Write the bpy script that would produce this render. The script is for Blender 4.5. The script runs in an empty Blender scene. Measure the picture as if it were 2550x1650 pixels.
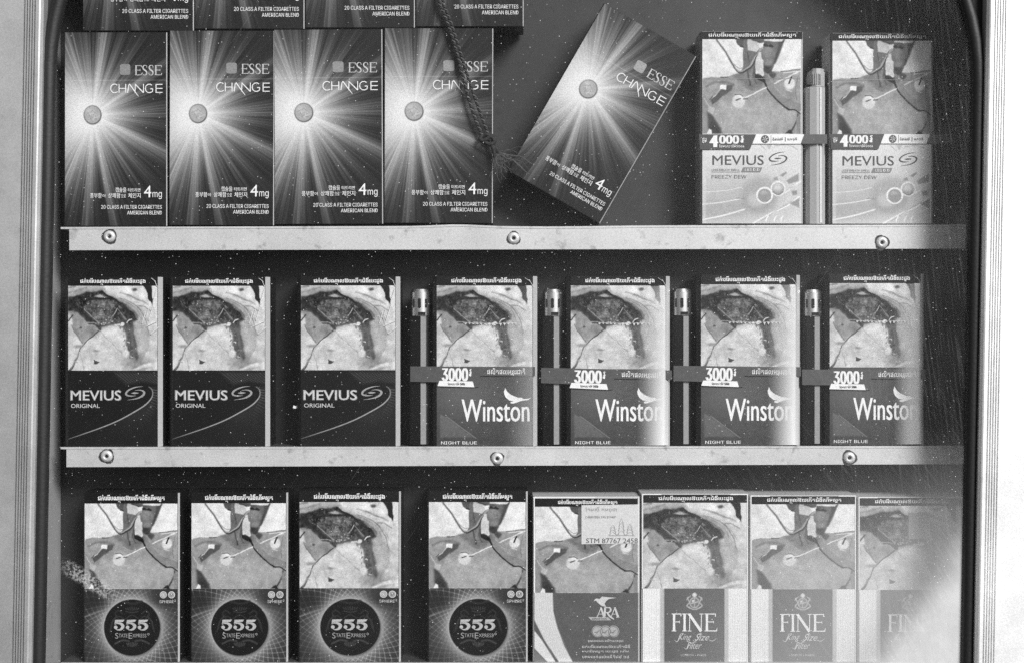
import bpy, math, random, os
import numpy as np
from mathutils import Vector, Matrix
from mathutils.geometry import tessellate_polygon

random.seed(7)
SC = bpy.context.scene
COL = SC.collection
R = math.radians

# ------------------------------------------------------------------ camera, light, exposure
S = 0.00021                      # metres per photograph pixel on the plane of the pack fronts
D = 0.75                         # camera to pack fronts
cam_data = bpy.data.cameras.new('camera')
cam = bpy.data.objects.new('camera', cam_data)
COL.objects.link(cam)
cam.location = (0, -D, 0)
cam.rotation_euler = (R(90), 0, 0)
cam_data.sensor_width = 36.0
cam_data.lens = 36.0 * D / (2550 * S)
cam_data.clip_start = 0.01
cam_data.clip_end = 500
SC.camera = cam

SUN_AZ, SUN_EL = 36, 33          # degrees right of the viewer's back, above the horizon
world = bpy.data.worlds.new('World')
SC.world = world
world.use_nodes = True
wn = world.node_tree
wn.nodes.clear()
sky = wn.nodes.new('ShaderNodeTexSky')
sky.sky_type = 'NISHITA'
sky.sun_disc = False
sky.sun_elevation = R(SUN_EL)
sky.sun_rotation = R(180 - SUN_AZ)
sky.dust_density = 3.0
bw = wn.nodes.new('ShaderNodeRGBToBW')       # a black and white photograph: neutral light
bg = wn.nodes.new('ShaderNodeBackground')
bg.inputs['Strength'].default_value = 0.05
wo = wn.nodes.new('ShaderNodeOutputWorld')
wn.links.new(sky.outputs[0], bw.inputs[0])
wn.links.new(bw.outputs[0], bg.inputs['Color'])
wn.links.new(bg.outputs[0], wo.inputs['Surface'])

sun_d = bpy.data.lights.new('sun', 'SUN')
sun_d.energy = 3.2
sun_d.angle = R(24)
sun = bpy.data.objects.new('sun', sun_d)
COL.objects.link(sun)
_d = Vector((math.sin(R(SUN_AZ)) * math.cos(R(SUN_EL)), -math.cos(R(SUN_AZ)) * math.cos(R(SUN_EL)), math.sin(R(SUN_EL))))
sun.rotation_euler = _d.to_track_quat('Z', 'Y').to_euler()
sun.location = _d * 3

vs = SC.view_settings
vs.view_transform = 'Standard'
vs.look = 'None'
vs.gamma = 1
vs.use_curve_mapping = False
vs.exposure = 0.68
SC.cycles.use_denoising = False      # the photograph is grainy film
SC.cycles.max_bounces = 10
SC.cycles.transparent_max_bounces = 16


# ------------------------------------------------------------------ small helpers
def lin(v):
    v = v / 255.0
    return v / 12.92 if v <= 0.04045 else ((v + 0.055) / 1.055) ** 2.4


def tag(o, label=None, cat=None, group=None, kind=None):
    if label: o['label'] = label
    if cat: o['category'] = cat
    if group: o['group'] = group
    if kind: o['kind'] = kind
    return o


def empty(name, x, y, z, ry=0.0):
    o = bpy.data.objects.new(name, None)
    o.empty_display_size = 0.01
    COL.objects.link(o)
    o.location = (x, y, z)
    o.rotation_euler = (0, ry, 0)
    return o


KIDS = {}


def adopt(o, parent):
    if parent is not None:
        o.parent = parent
        KIDS.setdefault(parent.name, []).append(o)
    return o


def copy_tree(o, parent=None):
    c = o.copy()
    COL.objects.link(c)
    if parent is not None:
        adopt(c, parent)
    for ch in KIDS.get(o.name, []):
        copy_tree(ch, c)
    return c


def WX(px, k=1.0): return (px - 1275) * S * k
def WZ(py, k=1.0): return (825 - py) * S * k


class G:
    """collects faces, units: photograph pixels, x right, y away, z up"""
    def __init__(self):
        self.v, self.f, self.m, self.layer = [], [], [], 0.0

    def quad(self, a, b, c, d, mi=0):
        n = len(self.v)
        self.v += [a, b, c, d]
        self.f.append((n, n + 1, n + 2, n + 3)); self.m.append(mi)

    def box(self, x0, x1, y0, y1, z0, z1, mi=0):
        n = len(self.v)
        self.v += [(x0, y0, z0), (x1, y0, z0), (x1, y1, z0), (x0, y1, z0),
                   (x0, y0, z1), (x1, y0, z1), (x1, y1, z1), (x0, y1, z1)]
        for q in ((0, 3, 2, 1), (4, 5, 6, 7), (0, 1, 5, 4), (1, 2, 6, 5), (2, 3, 7, 6), (3, 0, 4, 7)):
            self.f.append(tuple(n + i for i in q)); self.m.append(mi)

    def prism_z(self, poly, z0, z1, mats=None):
        """poly in (x,y), counter clockwise from above, extruded along z"""
        n, k = len(self.v), len(poly)
        self.v += [(x, y, z0) for x, y in poly] + [(x, y, z1) for x, y in poly]
        for i in range(k):
            j = (i + 1) % k
            self.f.append((n + i, n + j, n + k + j, n + k + i)); self.m.append(mats[i] if mats else 0)
        self.f.append(tuple(n + k + i for i in range(k))); self.m.append(0)
        self.f.append(tuple(n + i for i in reversed(range(k)))); self.m.append(0)

    def flat(self, pts, y=0.0):
        """filled outline in (x,z) facing the viewer"""
        y = y - self.layer; self.layer += 0.05
        tri = tessellate_polygon([[Vector((p[0], p[1], 0)) for p in pts]])
        n = len(self.v)
        self.v += [(p[0], y, p[1]) for p in pts]
        for t in tri:
            a, b, c = [pts[i] for i in t]
            area = (b[0] - a[0]) * (c[1] - a[1]) - (c[0] - a[0]) * (b[1] - a[1])
            t = t if area > 0 else (t[0], t[2], t[1])
            self.f.append(tuple(n + i for i in t)); self.m.append(0)

    def slab(self, pts, y0, y1):
        """outline in (x,z) with real thickness between y0 (front) and y1"""
        area = sum(pts[i][0] * pts[(i + 1) % len(pts)][1] - pts[(i + 1) % len(pts)][0] * pts[i][1] for i in range(len(pts)))
        if area < 0: pts = pts[::-1]
        lay = self.layer; self.layer = 0
        self.flat(pts, y0)
        self.layer = lay
        n, k = len(self.v), len(pts)
        self.v += [(x, y0, z) for x, z in pts] + [(x, y1, z) for x, z in pts]
        for i in range(k):
            j = (i + 1) % k
            self.f.append((n + i, n + k + i, n + k + j, n + j)); self.m.append(0)

    def rib(self, pts, w, y=0.0, smooth=0):
        """a brush stroke with a width per point, in (x,z)"""
        if smooth:
            pts, w = spl(pts, smooth, w)
        elif not hasattr(w, '__len__'):
            w = [w] * len(pts)
        y = y - self.layer; self.layer += 0.05
        L, Rr = [], []
        for i, p in enumerate(pts):
            a = pts[max(0, i - 1)]; b = pts[min(len(pts) - 1, i + 1)]
            dx, dz = b[0] - a[0], b[1] - a[1]
            d = math.hypot(dx, dz) or 1
            nx, nz = -dz / d, dx / d
            L.append((p[0] + nx * w[i] / 2, y, p[1] + nz * w[i] / 2))
            Rr.append((p[0] - nx * w[i] / 2, y, p[1] - nz * w[i] / 2))
        for i in range(len(pts) - 1):
            self.quad(Rr[i], Rr[i + 1], L[i + 1], L[i])

    def disc(self, cx, cz, r, y=0.0, n=28, rz=None):
        rz = rz or r
        self.flat([(cx + r * math.cos(2 * math.pi * i / n), cz + rz * math.sin(2 * math.pi * i / n)) for i in range(n)], y)

    def ring(self, cx, cz, r, w, y=0.0, n=32):
        self.rib([(cx + r * math.cos(2 * math.pi * i / n), cz + r * math.sin(2 * math.pi * i / n)) for i in range(n + 1)], w, y)

    def text(self, body, x0, x1, z0, z1, y=0.0, bold=0.0, font=None, shear=0.0):
        """lettering fitted into a measured box"""
        vv, ff = glyphs(body, 0.0, font, shear)
        hw = abs(bold) * 1.1 * abs(z1 - z0)
        # heavier weight: the same outline struck again a little to each side, each strike a hair above the last
        for dx in ((-hw, hw, 0.0) if bold > 0 else (0.0,)):
            yl = y - self.layer
            self.layer += 0.09
            xa, xb = x0 + hw + dx, x1 - hw + dx
            for k, t in enumerate(ff):          # strokes of one glyph may cross
                n = len(self.v)
                yy = yl - (k % 41) * 0.002
                self.v += [(xa + vv[i][0] * (xb - xa), yy, z0 + vv[i][1] * (z1 - z0)) for i in t]
                self.f.append(tuple(range(n, n + len(t)))); self.m.append(0)

    def tube(self, pts, r, n=8, smooth=0):
        if smooth:
            pts = [tuple(p) for p in spl3(pts, smooth)]
        rr = r if hasattr(r, '__len__') else [r] * len(pts)
        if len(rr) != len(pts):
            rr = list(np.interp(np.linspace(0, 1, len(pts)), np.linspace(0, 1, len(rr)), rr))
        base = len(self.v)
        for i, p in enumerate(pts):
            a = Vector(pts[max(0, i - 1)]); b = Vector(pts[min(len(pts) - 1, i + 1)])
            t = (b - a).normalized() if (b - a).length else Vector((0, 0, 1))
            u = t.cross(Vector((0, 1, 0.13))).normalized(); w = t.cross(u)
            for k in range(n):
                q = 2 * math.pi * k / n
                self.v.append(tuple(Vector(p) + (u * math.cos(q) + w * math.sin(q)) * rr[i]))
        for i in range(len(pts) - 1):
            for k in range(n):
                a, b = base + i * n + k, base + i * n + (k + 1) % n
                self.f.append((a, b, b + n, a + n)); self.m.append(0)
        self.f.append(tuple(base + k for k in reversed(range(n)))); self.m.append(0)
        self.f.append(tuple(base + (len(pts) - 1) * n + k for k in range(n))); self.m.append(0)

    def lathe(self, prof, cx, cz, n=28):
        """profile of (radius, y) turned round the y axis"""
        base = len(self.v)
        for r, y in prof:
            for k in range(n):
                q = 2 * math.pi * k / n
                self.v.append((cx + r * math.cos(q), y, cz + r * math.sin(q)))
        for i in range(len(prof) - 1):
            for k in range(n):
                a, b = base + i * n + k, base + i * n + (k + 1) % n
                self.f.append((a, b, b + n, a + n)); self.m.append(0)

    def mesh(self, name, mats, smooth=False):
        me = bpy.data.meshes.new(name)
        me.from_pydata([(x * S, y * S, z * S) for x, y, z in self.v], [], self.f)
        for m in (mats if isinstance(mats, (list, tuple)) else [mats]):
            me.materials.append(m)
        me.polygons.foreach_set('material_index', self.m)
        if smooth:
            me.polygons.foreach_set('use_smooth', [True] * len(self.f))
        me.update()
        return me

    def build(self, name, mats, parent=None, smooth=False):
        o = bpy.data.objects.new(name, self.mesh(name, mats, smooth))
        COL.objects.link(o)
        return adopt(o, parent)


def spl(pts, n, w=None):
    p = np.array(pts, float)
    if w is not None and not hasattr(w, '__len__'): w = [w] * len(pts)
    if w is not None: p = np.column_stack([p, np.array(w, float)])
    q = np.vstack([2 * p[0] - p[1], p, 2 * p[-1] - p[-2]])
    out = []
    for i in range(1, len(q) - 2):
        for t in np.linspace(0, 1, n, endpoint=False):
            a, b, c, d = q[i - 1], q[i], q[i + 1], q[i + 2]
            out.append(0.5 * (2 * b + (c - a) * t + (2 * a - 5 * b + 4 * c - d) * t * t + (3 * b - a - 3 * c + d) * t ** 3))
    out.append(p[-1])
    out = np.array(out)
    if w is not None:
        return [tuple(r[:2]) for r in out], [max(0.1, r[2]) for r in out]
    return [tuple(r) for r in out]


def spl3(pts, n):
    return spl(pts, n)


try:
    INTER = bpy.data.fonts.load(os.path.join(bpy.utils.resource_path('LOCAL'), 'datafiles', 'fonts', 'Inter.woff2'))
except Exception:
    INTER = None
_gc = {}


def glyphs(body, bold=0.0, font=None, shear=0.0):
    key = (body, bold, font, shear)
    if key in _gc: return _gc[key]
    c = bpy.data.curves.new('lettering', 'FONT')
    c.body = body
    c.resolution_u = 3 if body.isascii() else 4
    c.shear = shear
    if font == 'sans' and INTER: c.font = INTER
    o = bpy.data.objects.new('lettering', c)
    COL.objects.link(o)
    dg = bpy.context.evaluated_depsgraph_get()
    me = o.evaluated_get(dg).to_mesh()
    v = np.array([(q.co.x, q.co.y) for q in me.vertices])
    f = []
    for p in me.polygons:
        t = list(p.vertices)
        ar = sum(v[t[i]][0] * v[t[(i + 1) % len(t)]][1] - v[t[(i + 1) % len(t)]][0] * v[t[i]][1] for i in range(len(t)))
        f.append(tuple(t) if ar > 0 else tuple(t[::-1]))
    o.evaluated_get(dg).to_mesh_clear()
    bpy.data.objects.remove(o)
    bpy.data.curves.remove(c)
    lo, hi = v.min(0), v.max(0)
    v = (v - lo) / np.maximum(hi - lo, 1e-6)
    _gc[key] = (v.tolist(), f)
    return _gc[key]


# ------------------------------------------------------------------ materials
def mat(name, v, rough=0.5, metal=0.0, coat=0.0, grain=0.10, gscale=1500, bump=0.0, spec=0.5):
    m = bpy.data.materials.new(name)
    m.use_nodes = True
    nt = m.node_tree
    p = nt.nodes['Principled BSDF']
    p.inputs['Roughness'].default_value = rough
    p.inputs['Metallic'].default_value = metal
    p.inputs['Coat Weight'].default_value = coat
    p.inputs['Coat Roughness'].default_value = 0.12
    p.inputs['Specular IOR Level'].default_value = spec
    tc = nt.nodes.new('ShaderNodeTexCoord')
    nz = nt.nodes.new('ShaderNodeTexNoise')
    nz.inputs['Scale'].default_value = gscale
    nz.inputs['Detail'].default_value = 3
    nt.links.new(tc.outputs['Object'], nz.inputs['Vector'])
    mr = nt.nodes.new('ShaderNodeMapRange')
    g = lin(v)
    mr.inputs['From Min'].default_value = 0.3
    mr.inputs['From Max'].default_value = 0.7
    mr.inputs['To Min'].default_value = g * (1 - grain)
    mr.inputs['To Max'].default_value = g * (1 + grain)
    nt.links.new(nz.outputs['Fac'], mr.inputs['Value'])
    nt.links.new(mr.outputs['Result'], p.inputs['Base Color'])
    if bump:
        b = nt.nodes.new('ShaderNodeBump')
        b.inputs['Strength'].default_value = bump
        b.inputs['Distance'].default_value = 0.0005
        nt.links.new(nz.outputs['Fac'], b.inputs['Height'])
        nt.links.new(b.outputs['Normal'], p.inputs['Normal'])
    return m


def print_material(name, rough=0.45, coat=0.12):
    m = bpy.data.materials.new(name)
    m.use_nodes = True
    nt = m.node_tree
    p = nt.nodes['Principled BSDF']
    p.inputs['Roughness'].default_value = rough
    p.inputs['Coat Weight'].default_value = coat
    p.inputs['Coat Roughness'].default_value = 0.18
    p.inputs['Specular IOR Level'].default_value = 0.25
    at = nt.nodes.new('ShaderNodeAttribute'); at.attribute_name = 'print'
    tc = nt.nodes.new('ShaderNodeTexCoord')
    nz = nt.nodes.new('ShaderNodeTexNoise')
    nz.inputs['Scale'].default_value = 1900
    nz.inputs['Detail'].default_value = 2
    nt.links.new(tc.outputs['Object'], nz.inputs['Vector'])
    mr = nt.nodes.new('ShaderNodeMapRange')
    mr.inputs['From Min'].default_value = 0.3
    mr.inputs['From Max'].default_value = 0.7
    mr.inputs['To Min'].default_value = 0.78
    mr.inputs['To Max'].default_value = 1.18
    nt.links.new(nz.outputs['Fac'], mr.inputs['Value'])
    mx = nt.nodes.new('ShaderNodeVectorMath'); mx.operation = 'SCALE'
    nt.links.new(at.outputs['Color'], mx.inputs[0])
    nt.links.new(mr.outputs['Result'], mx.inputs['Scale'])
    nt.links.new(mx.outputs[0], p.inputs['Base Color'])
    # the film round the pack is never quite flat
    n2 = nt.nodes.new('ShaderNodeTexNoise'); n2.inputs['Scale'].default_value = 55
    nt.links.new(tc.outputs['Object'], n2.inputs['Vector'])
    bp = nt.nodes.new('ShaderNodeBump'); bp.inputs['Strength'].default_value = 0.12; bp.inputs['Distance'].default_value = 0.002
    nt.links.new(n2.outputs['Fac'], bp.inputs['Height'])
    nt.links.new(bp.outputs['Normal'], p.inputs['Coat Normal'])
    return m


M_PRINT = print_material('printed_card')
M_WHITE = mat('ink_white', 235, 0.5, grain=0.12)
M_LIGHT = mat('ink_light_grey', 200, 0.5, grain=0.15)
M_MID = mat('ink_mid_grey', 150, 0.5, grain=0.15)
M_FAINT = mat('ink_faint', 62, 0.5, grain=0.2)
M_BLACK = mat('ink_black', 14, 0.5, grain=0.2, spec=0.25)
M_INK = mat('ink_dark_grey', 70, 0.5, grain=0.15)
M_SILVER = mat('silver_foil', 205, 0.32, metal=0.6, grain=0.2, gscale=900)
M_CARD = mat('dark_card', 24, 0.45, coat=0.15, spec=0.3)
M_CARD_EDGE = mat('pale_lit_card_edge', 172, 0.4, coat=0.3)  # paper edge, and right bevels with side light painted in as a pale tone
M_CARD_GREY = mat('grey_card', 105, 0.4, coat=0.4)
M_CARD_LIGHT = mat('light_card', 205, 0.4, coat=0.4)


# ------------------------------------------------------------------ painting printed pictures (numpy)
def vnoise(x, y, seed):
    rs = np.random.RandomState(seed)
    T = rs.rand(256, 256)
    xi = np.floor(x).astype(int); yi = np.floor(y).astype(int)
    fx = x - xi; fy = y - yi
    fx = fx * fx * (3 - 2 * fx); fy = fy * fy * (3 - 2 * fy)
    g = lambda a, b: T[a % 256, b % 256]
    return (g(xi, yi) * (1 - fx) + g(xi + 1, yi) * fx) * (1 - fy) + (g(xi, yi + 1) * (1 - fx) + g(xi + 1, yi + 1) * fx) * fy


def fbm(x, y, seed, o=4):
    s, a, t = 0, 1.0, 0
    for k in range(o):
        s = s + a * vnoise(x * 2 ** k, y * 2 ** k, seed + k); t += a; a *= 0.55
    return s / t - 0.5


class Paint:
    """tones 0..255 on a grid; x right, y down, in the units of the drawing"""
    def __init__(self, x0, x1, y0, y1, nx, ny, val):
        self.b = (x0, x1, y0, y1); self.n = (nx, ny)
        self.X, self.Y = np.meshgrid(np.linspace(x0, x1, nx), np.linspace(y0, y1, ny))
        self.V = np.full((ny, nx), float(val))
        self.X0, self.Y0 = self.X.copy(), self.Y.copy()
        self.px = (x1 - x0) / (nx - 1)

    def warp(self, amp, scale, seed):
        """ragged, hand-cut outlines instead of clean ones"""
        self.X = self.X0 + amp * 2 * fbm(self.X0 / scale, self.Y0 / scale, seed)
        self.Y = self.Y0 + amp * 2 * fbm(self.X0 / scale + 40, self.Y0 / scale + 17, seed + 9)

    def mix(self, sd, val, soft, alpha):
        s = max(soft, self.px * 0.7)
        a = np.clip(0.5 - sd / (2 * s), 0, 1)
        a = a * a * (3 - 2 * a) * alpha
        self.V = self.V * (1 - a) + val * a

    def sdpoly(self, pts):
        X, Y = self.X, self.Y
        d = np.full(X.shape, 1e18); s = np.ones(X.shape)
        n = len(pts)
        for i in range(n):
            ax, ay = pts[i]; bx, by = pts[i - 1]
            ex, ey = bx - ax, by - ay
            wx, wy = X - ax, Y - ay
            t = np.clip((wx * ex + wy * ey) / max(ex * ex + ey * ey, 1e-9), 0, 1)
            d = np.minimum(d, (wx - ex * t) ** 2 + (wy - ey * t) ** 2)
            c1 = Y >= ay; c2 = Y < by; c3 = ex * wy > ey * wx
            flip = (c1 & c2 & c3) | (~c1 & ~c2 & ~c3)
            s = np.where(flip, -s, s)
        return s * np.sqrt(d)

    def poly(self, pts, val, soft=0, alpha=1.0, smooth=0):
        if smooth: pts = spl(list(pts) + [pts[0]], smooth)[:-1]
        self.mix(self.sdpoly(pts), val, soft, alpha)

    def line(self, pts, w, val, soft=0, alpha=1.0, smooth=5):
        if smooth and len(pts) > 2: pts, ww = spl(pts, smooth, w)
        else: ww = w if hasattr(w, '__len__') else [w] * len(pts)
        best = np.full(self.X.shape, 1e9)
        for i in range(len(pts) - 1):
            ax, ay = pts[i]; bx, by = pts[i + 1]
            ex, ey = bx - ax, by - ay
            wx, wy = self.X - ax, self.Y - ay
            t = np.clip((wx * ex + wy * ey) / max(ex * ex + ey * ey, 1e-9), 0, 1)
            d = np.hypot(wx - ex * t, wy - ey * t) - (ww[i] + (ww[i + 1] - ww[i]) * t) / 2
            best = np.minimum(best, d)
        # thin strokes keep their weight on a coarse grid
        self.mix(best, val, soft, alpha)

    def ell(self, cx, cy, rx, ry, val, soft=0, alpha=1.0):
        q = np.hypot((self.X - cx) / rx, (self.Y - cy) / ry)
        self.mix((q - 1) * min(rx, ry), val, soft, alpha)

    def grain(self, amp, scale, seed, mask=1.0):
        self.V = self.V + amp * 2 * fbm(self.X / scale, self.Y / scale, seed) * mask

    def build(self, name, x0, x1, z0, z1, y, parent, material=None):
        nx, ny = self.n
        key = name + str(id(self))
        me = bpy.data.meshes.new(name)
        xs = np.linspace(x0, x1, nx) * S; zs = np.linspace(z1, z0, ny) * S
        XX, ZZ = np.meshgrid(xs, zs)
        co = np.column_stack([XX.ravel(), np.full(nx * ny, y * S), ZZ.ravel()])
        idx = np.arange(nx * ny).reshape(ny, nx)
        q = np.stack([idx[1:, :-1], idx[1:, 1:], idx[:-1, 1:], idx[:-1, :-1]], -1).reshape(-1, 4)
        me.vertices.add(len(co)); me.vertices.foreach_set('co', co.ravel())
        me.loops.add(q.size); me.loops.foreach_set('vertex_index', q.ravel())
        me.polygons.add(len(q)); me.polygons.foreach_set('loop_start', np.arange(0, q.size, 4))
        me.update(calc_edges=True)
        v = np.clip(self.V, 4, 236) / 255.0
        l = np.where(v <= 0.04045, v / 12.92, ((v + 0.055) / 1.055) ** 2.4)
        c = np.ones((nx * ny, 4)); c[:, :3] = l.ravel()[:, None]
        at = me.color_attributes.new('print', 'FLOAT_COLOR', 'POINT')
        at.data.foreach_set('color', c.ravel())
        me.materials.append(material or M_PRINT)
        o = bpy.data.objects.new(name, me)
        COL.objects.link(o)
        return adopt(o, parent)


def patient_picture():
    p = Paint(75, 1440, 225, 1480, 190, 174, 222)
    p.warp(9, 70, 91)
    p.grain(8, 160, 3)
    p.line([(150, 300), (230, 500), (330, 700)], 120, 205, 60, 0.6)
    p.poly([(75, 765), (110, 742), (200, 724), (330, 735), (430, 722), (560, 680), (640, 655), (760, 660), (1040, 655), (1200, 652), (1440, 622), (1440, 1480), (75, 1480)], 150, 8)
    p.ell(800, 1250, 380, 190, 172, 150, 0.8)
    p.ell(1150, 950, 150, 120, 130, 90, 0.5)
    p.ell(420, 1150, 120, 90, 165, 60, 0.6)
    p.line([(330, 733), (380, 733), (430, 722)], 12, 50, 4)
    # neck and head
    p.poly([(640, 225), (640, 600), (590, 690), (700, 780), (900, 820), (1040, 720), (1040, 640), (1090, 540), (1130, 430), (1165, 330), (1225, 225)], 96, 8)
    p.poly([(500, 710), (640, 650), (760, 600), (880, 700), (920, 820), (850, 890), (720, 880), (600, 790)], 112, 34, 0.9)
    p.poly([(525, 225), (560, 290), (600, 322), (640, 335), (655, 225)], 72, 6)
    p.line([(600, 318), (640, 330)], 14, 15, 4)
    p.ell(1000, 420, 90, 80, 122, 40); p.ell(985, 530, 60, 50, 132, 30); p.ell(985, 350, 40, 20, 130, 16)
    p.poly([(1130, 250), (1210, 250), (1150, 420), (1090, 560), (1060, 560), (1110, 400)], 66, 14, 0.9)
    p.poly([(925, 575), (1045, 585), (1030, 665), (980, 700), (940, 650)], 62, 14)
    p.poly([(1040, 655), (1110, 690), (1060, 760), (1000, 720)], 70, 16, 0.9)
    p.line([(700, 400), (725, 520)], 14, 60, 8); p.line([(700, 630), (715, 740), (745, 830)], 20, 62, 9)
    p.line([(790, 590), (790, 740), (830, 815)], 14, 75, 6); p.line([(760, 640), (740, 760)], 26, 128, 12)
    p.line([(640, 840), (730, 880), (800, 900)], 18, 120, 12)
    # dressing and moustache
    p.poly([(700, 225), (706, 372), (760, 386), (825, 392), (880, 340), (905, 290), (800, 240)], 188, 6)
    p.line([(770, 235), (850, 262), (900, 300)], 16, 60, 4)
    p.poly([(835, 285), (925, 265), (912, 362), (880, 340)], 226, 6)
    p.poly([(930, 225), (1205, 225), (1180, 258), (930, 248)], 214, 6)
    p.poly([(915, 292), (960, 284), (990, 312), (1020, 285), (1062, 322), (1040, 334), (930, 322)], 32, 6)
    # thin hose round the neck
    p.line([(275, 235), (400, 400), (480, 540), (575, 655), (690, 625), (780, 520), (850, 410), (900, 345)], 30, 150, 5)
    p.line([(275, 235), (400, 400), (480, 540), (575, 668), (690, 640), (775, 560), (845, 420)], [6, 8, 10, 12, 22, 20, 12], 46, 4)
    p.line([(500, 545), (580, 610), (640, 605)], 8, 120, 4)
    # breathing tube
    p.poly([(815, 500), (850, 405), (892, 400), (898, 480), (920, 500), (920, 640), (935, 705), (905, 720), (860, 680), (815, 692), (808, 560)], 206, 5)
    p.poly([(798, 650), (820, 692), (885, 705), (935, 745), (975, 840), (960, 860), (930, 800), (850, 762), (808, 740)], 18, 6)
    p.line([(960, 700), (1010, 800), (1090, 920), (1190, 1020), (1300, 1090), (1430, 1130)], [50, 90, 105, 110, 110, 90], 128, 8)
    p.line([(990, 690), (1060, 820), (1150, 930), (1260, 1010)], 16, 150, 8)
    p.line([(930, 790), (980, 885), (1060, 985), (1160, 1075), (1270, 1155), (1350, 1160), (1435, 1212)], [22, 20, 20, 18, 20, 14, 20], 18, 4)
    # wires and electrodes
    p.line([(670, 1005), (960, 865)], 15, 228, 4); p.line([(1075, 815), (1400, 660)], 15, 220, 4)
    p.line([(1160, 655), (1430, 622)], 8, 70, 4); p.line([(1200, 672), (1435, 650)], 10, 225, 4)
    p.ell(575, 1050, 88, 88, 222, 14); p.ell(575, 1070, 118, 110, 190, 40, 0.35)
    p.line([(540, 1032), (600, 1012)], 13, 70, 4); p.line([(525, 965), (590, 958), (635, 985)], 12, 72, 4)
    p.line([(640, 1020), (700, 1015)], 14, 90, 5)
    p.ell(1285, 815, 78, 74, 214, 14); p.line([(1315, 730), (1275, 808)], [26, 20], 24, 4)
    p.line([(1240, 890), (1320, 915)], 10, 215, 6)
    p.line([(1400, 700), (1370, 900), (1380, 1030)], 8, 110, 5)
    # arm, armpit
    p.poly([(180, 1020), (330, 905), (400, 832), (515, 830), (480, 900), (350, 990), (215, 1090)], 82, 14)
    p.line([(130, 850), (250, 800), (400, 800), (500, 830)], 26, 112, 18)
    p.poly([(323, 836), (412, 830), (405, 897), (318, 890)], 236, 4)
    p.line([(318, 895), (265, 965)], 10, 190, 4); p.line([(265, 965), (178, 1022)], [8, 14], 215, 4); p.line([(215, 990), (175, 1025)], 10, 40, 4)
    p.line([(100, 1010), (160, 1110), (205, 1200)], 12, 195, 5)
    p.poly([(160, 1110), (245, 1135), (222, 1225), (150, 1190)], 180, 10)
    p.poly([(75, 1000), (150, 1190), (140, 1480), (75, 1480)], 140, 6)
    p.poly([(145, 1200), (205, 1220), (260, 1300), (330, 1410), (345, 1480), (200, 1480), (150, 1400)], 52, 26)
    p.poly([(138, 1480), (165, 1412), (202, 1430), (202, 1480)], 226, 4)
    p.line([(1400, 1220), (1375, 1330), (1310, 1440)], 22, 72, 8)
    p.poly([(1215, 1480), (1290, 1420), (1335, 1480)], 40, 8)
    p.poly([(1375, 1260), (1440, 1225), (1440, 1480), (1395, 1480)], 128, 8)
    p.grain(20, 120, 12); p.grain(14, 45, 13); p.grain(9, 18, 14)
    return p


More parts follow.
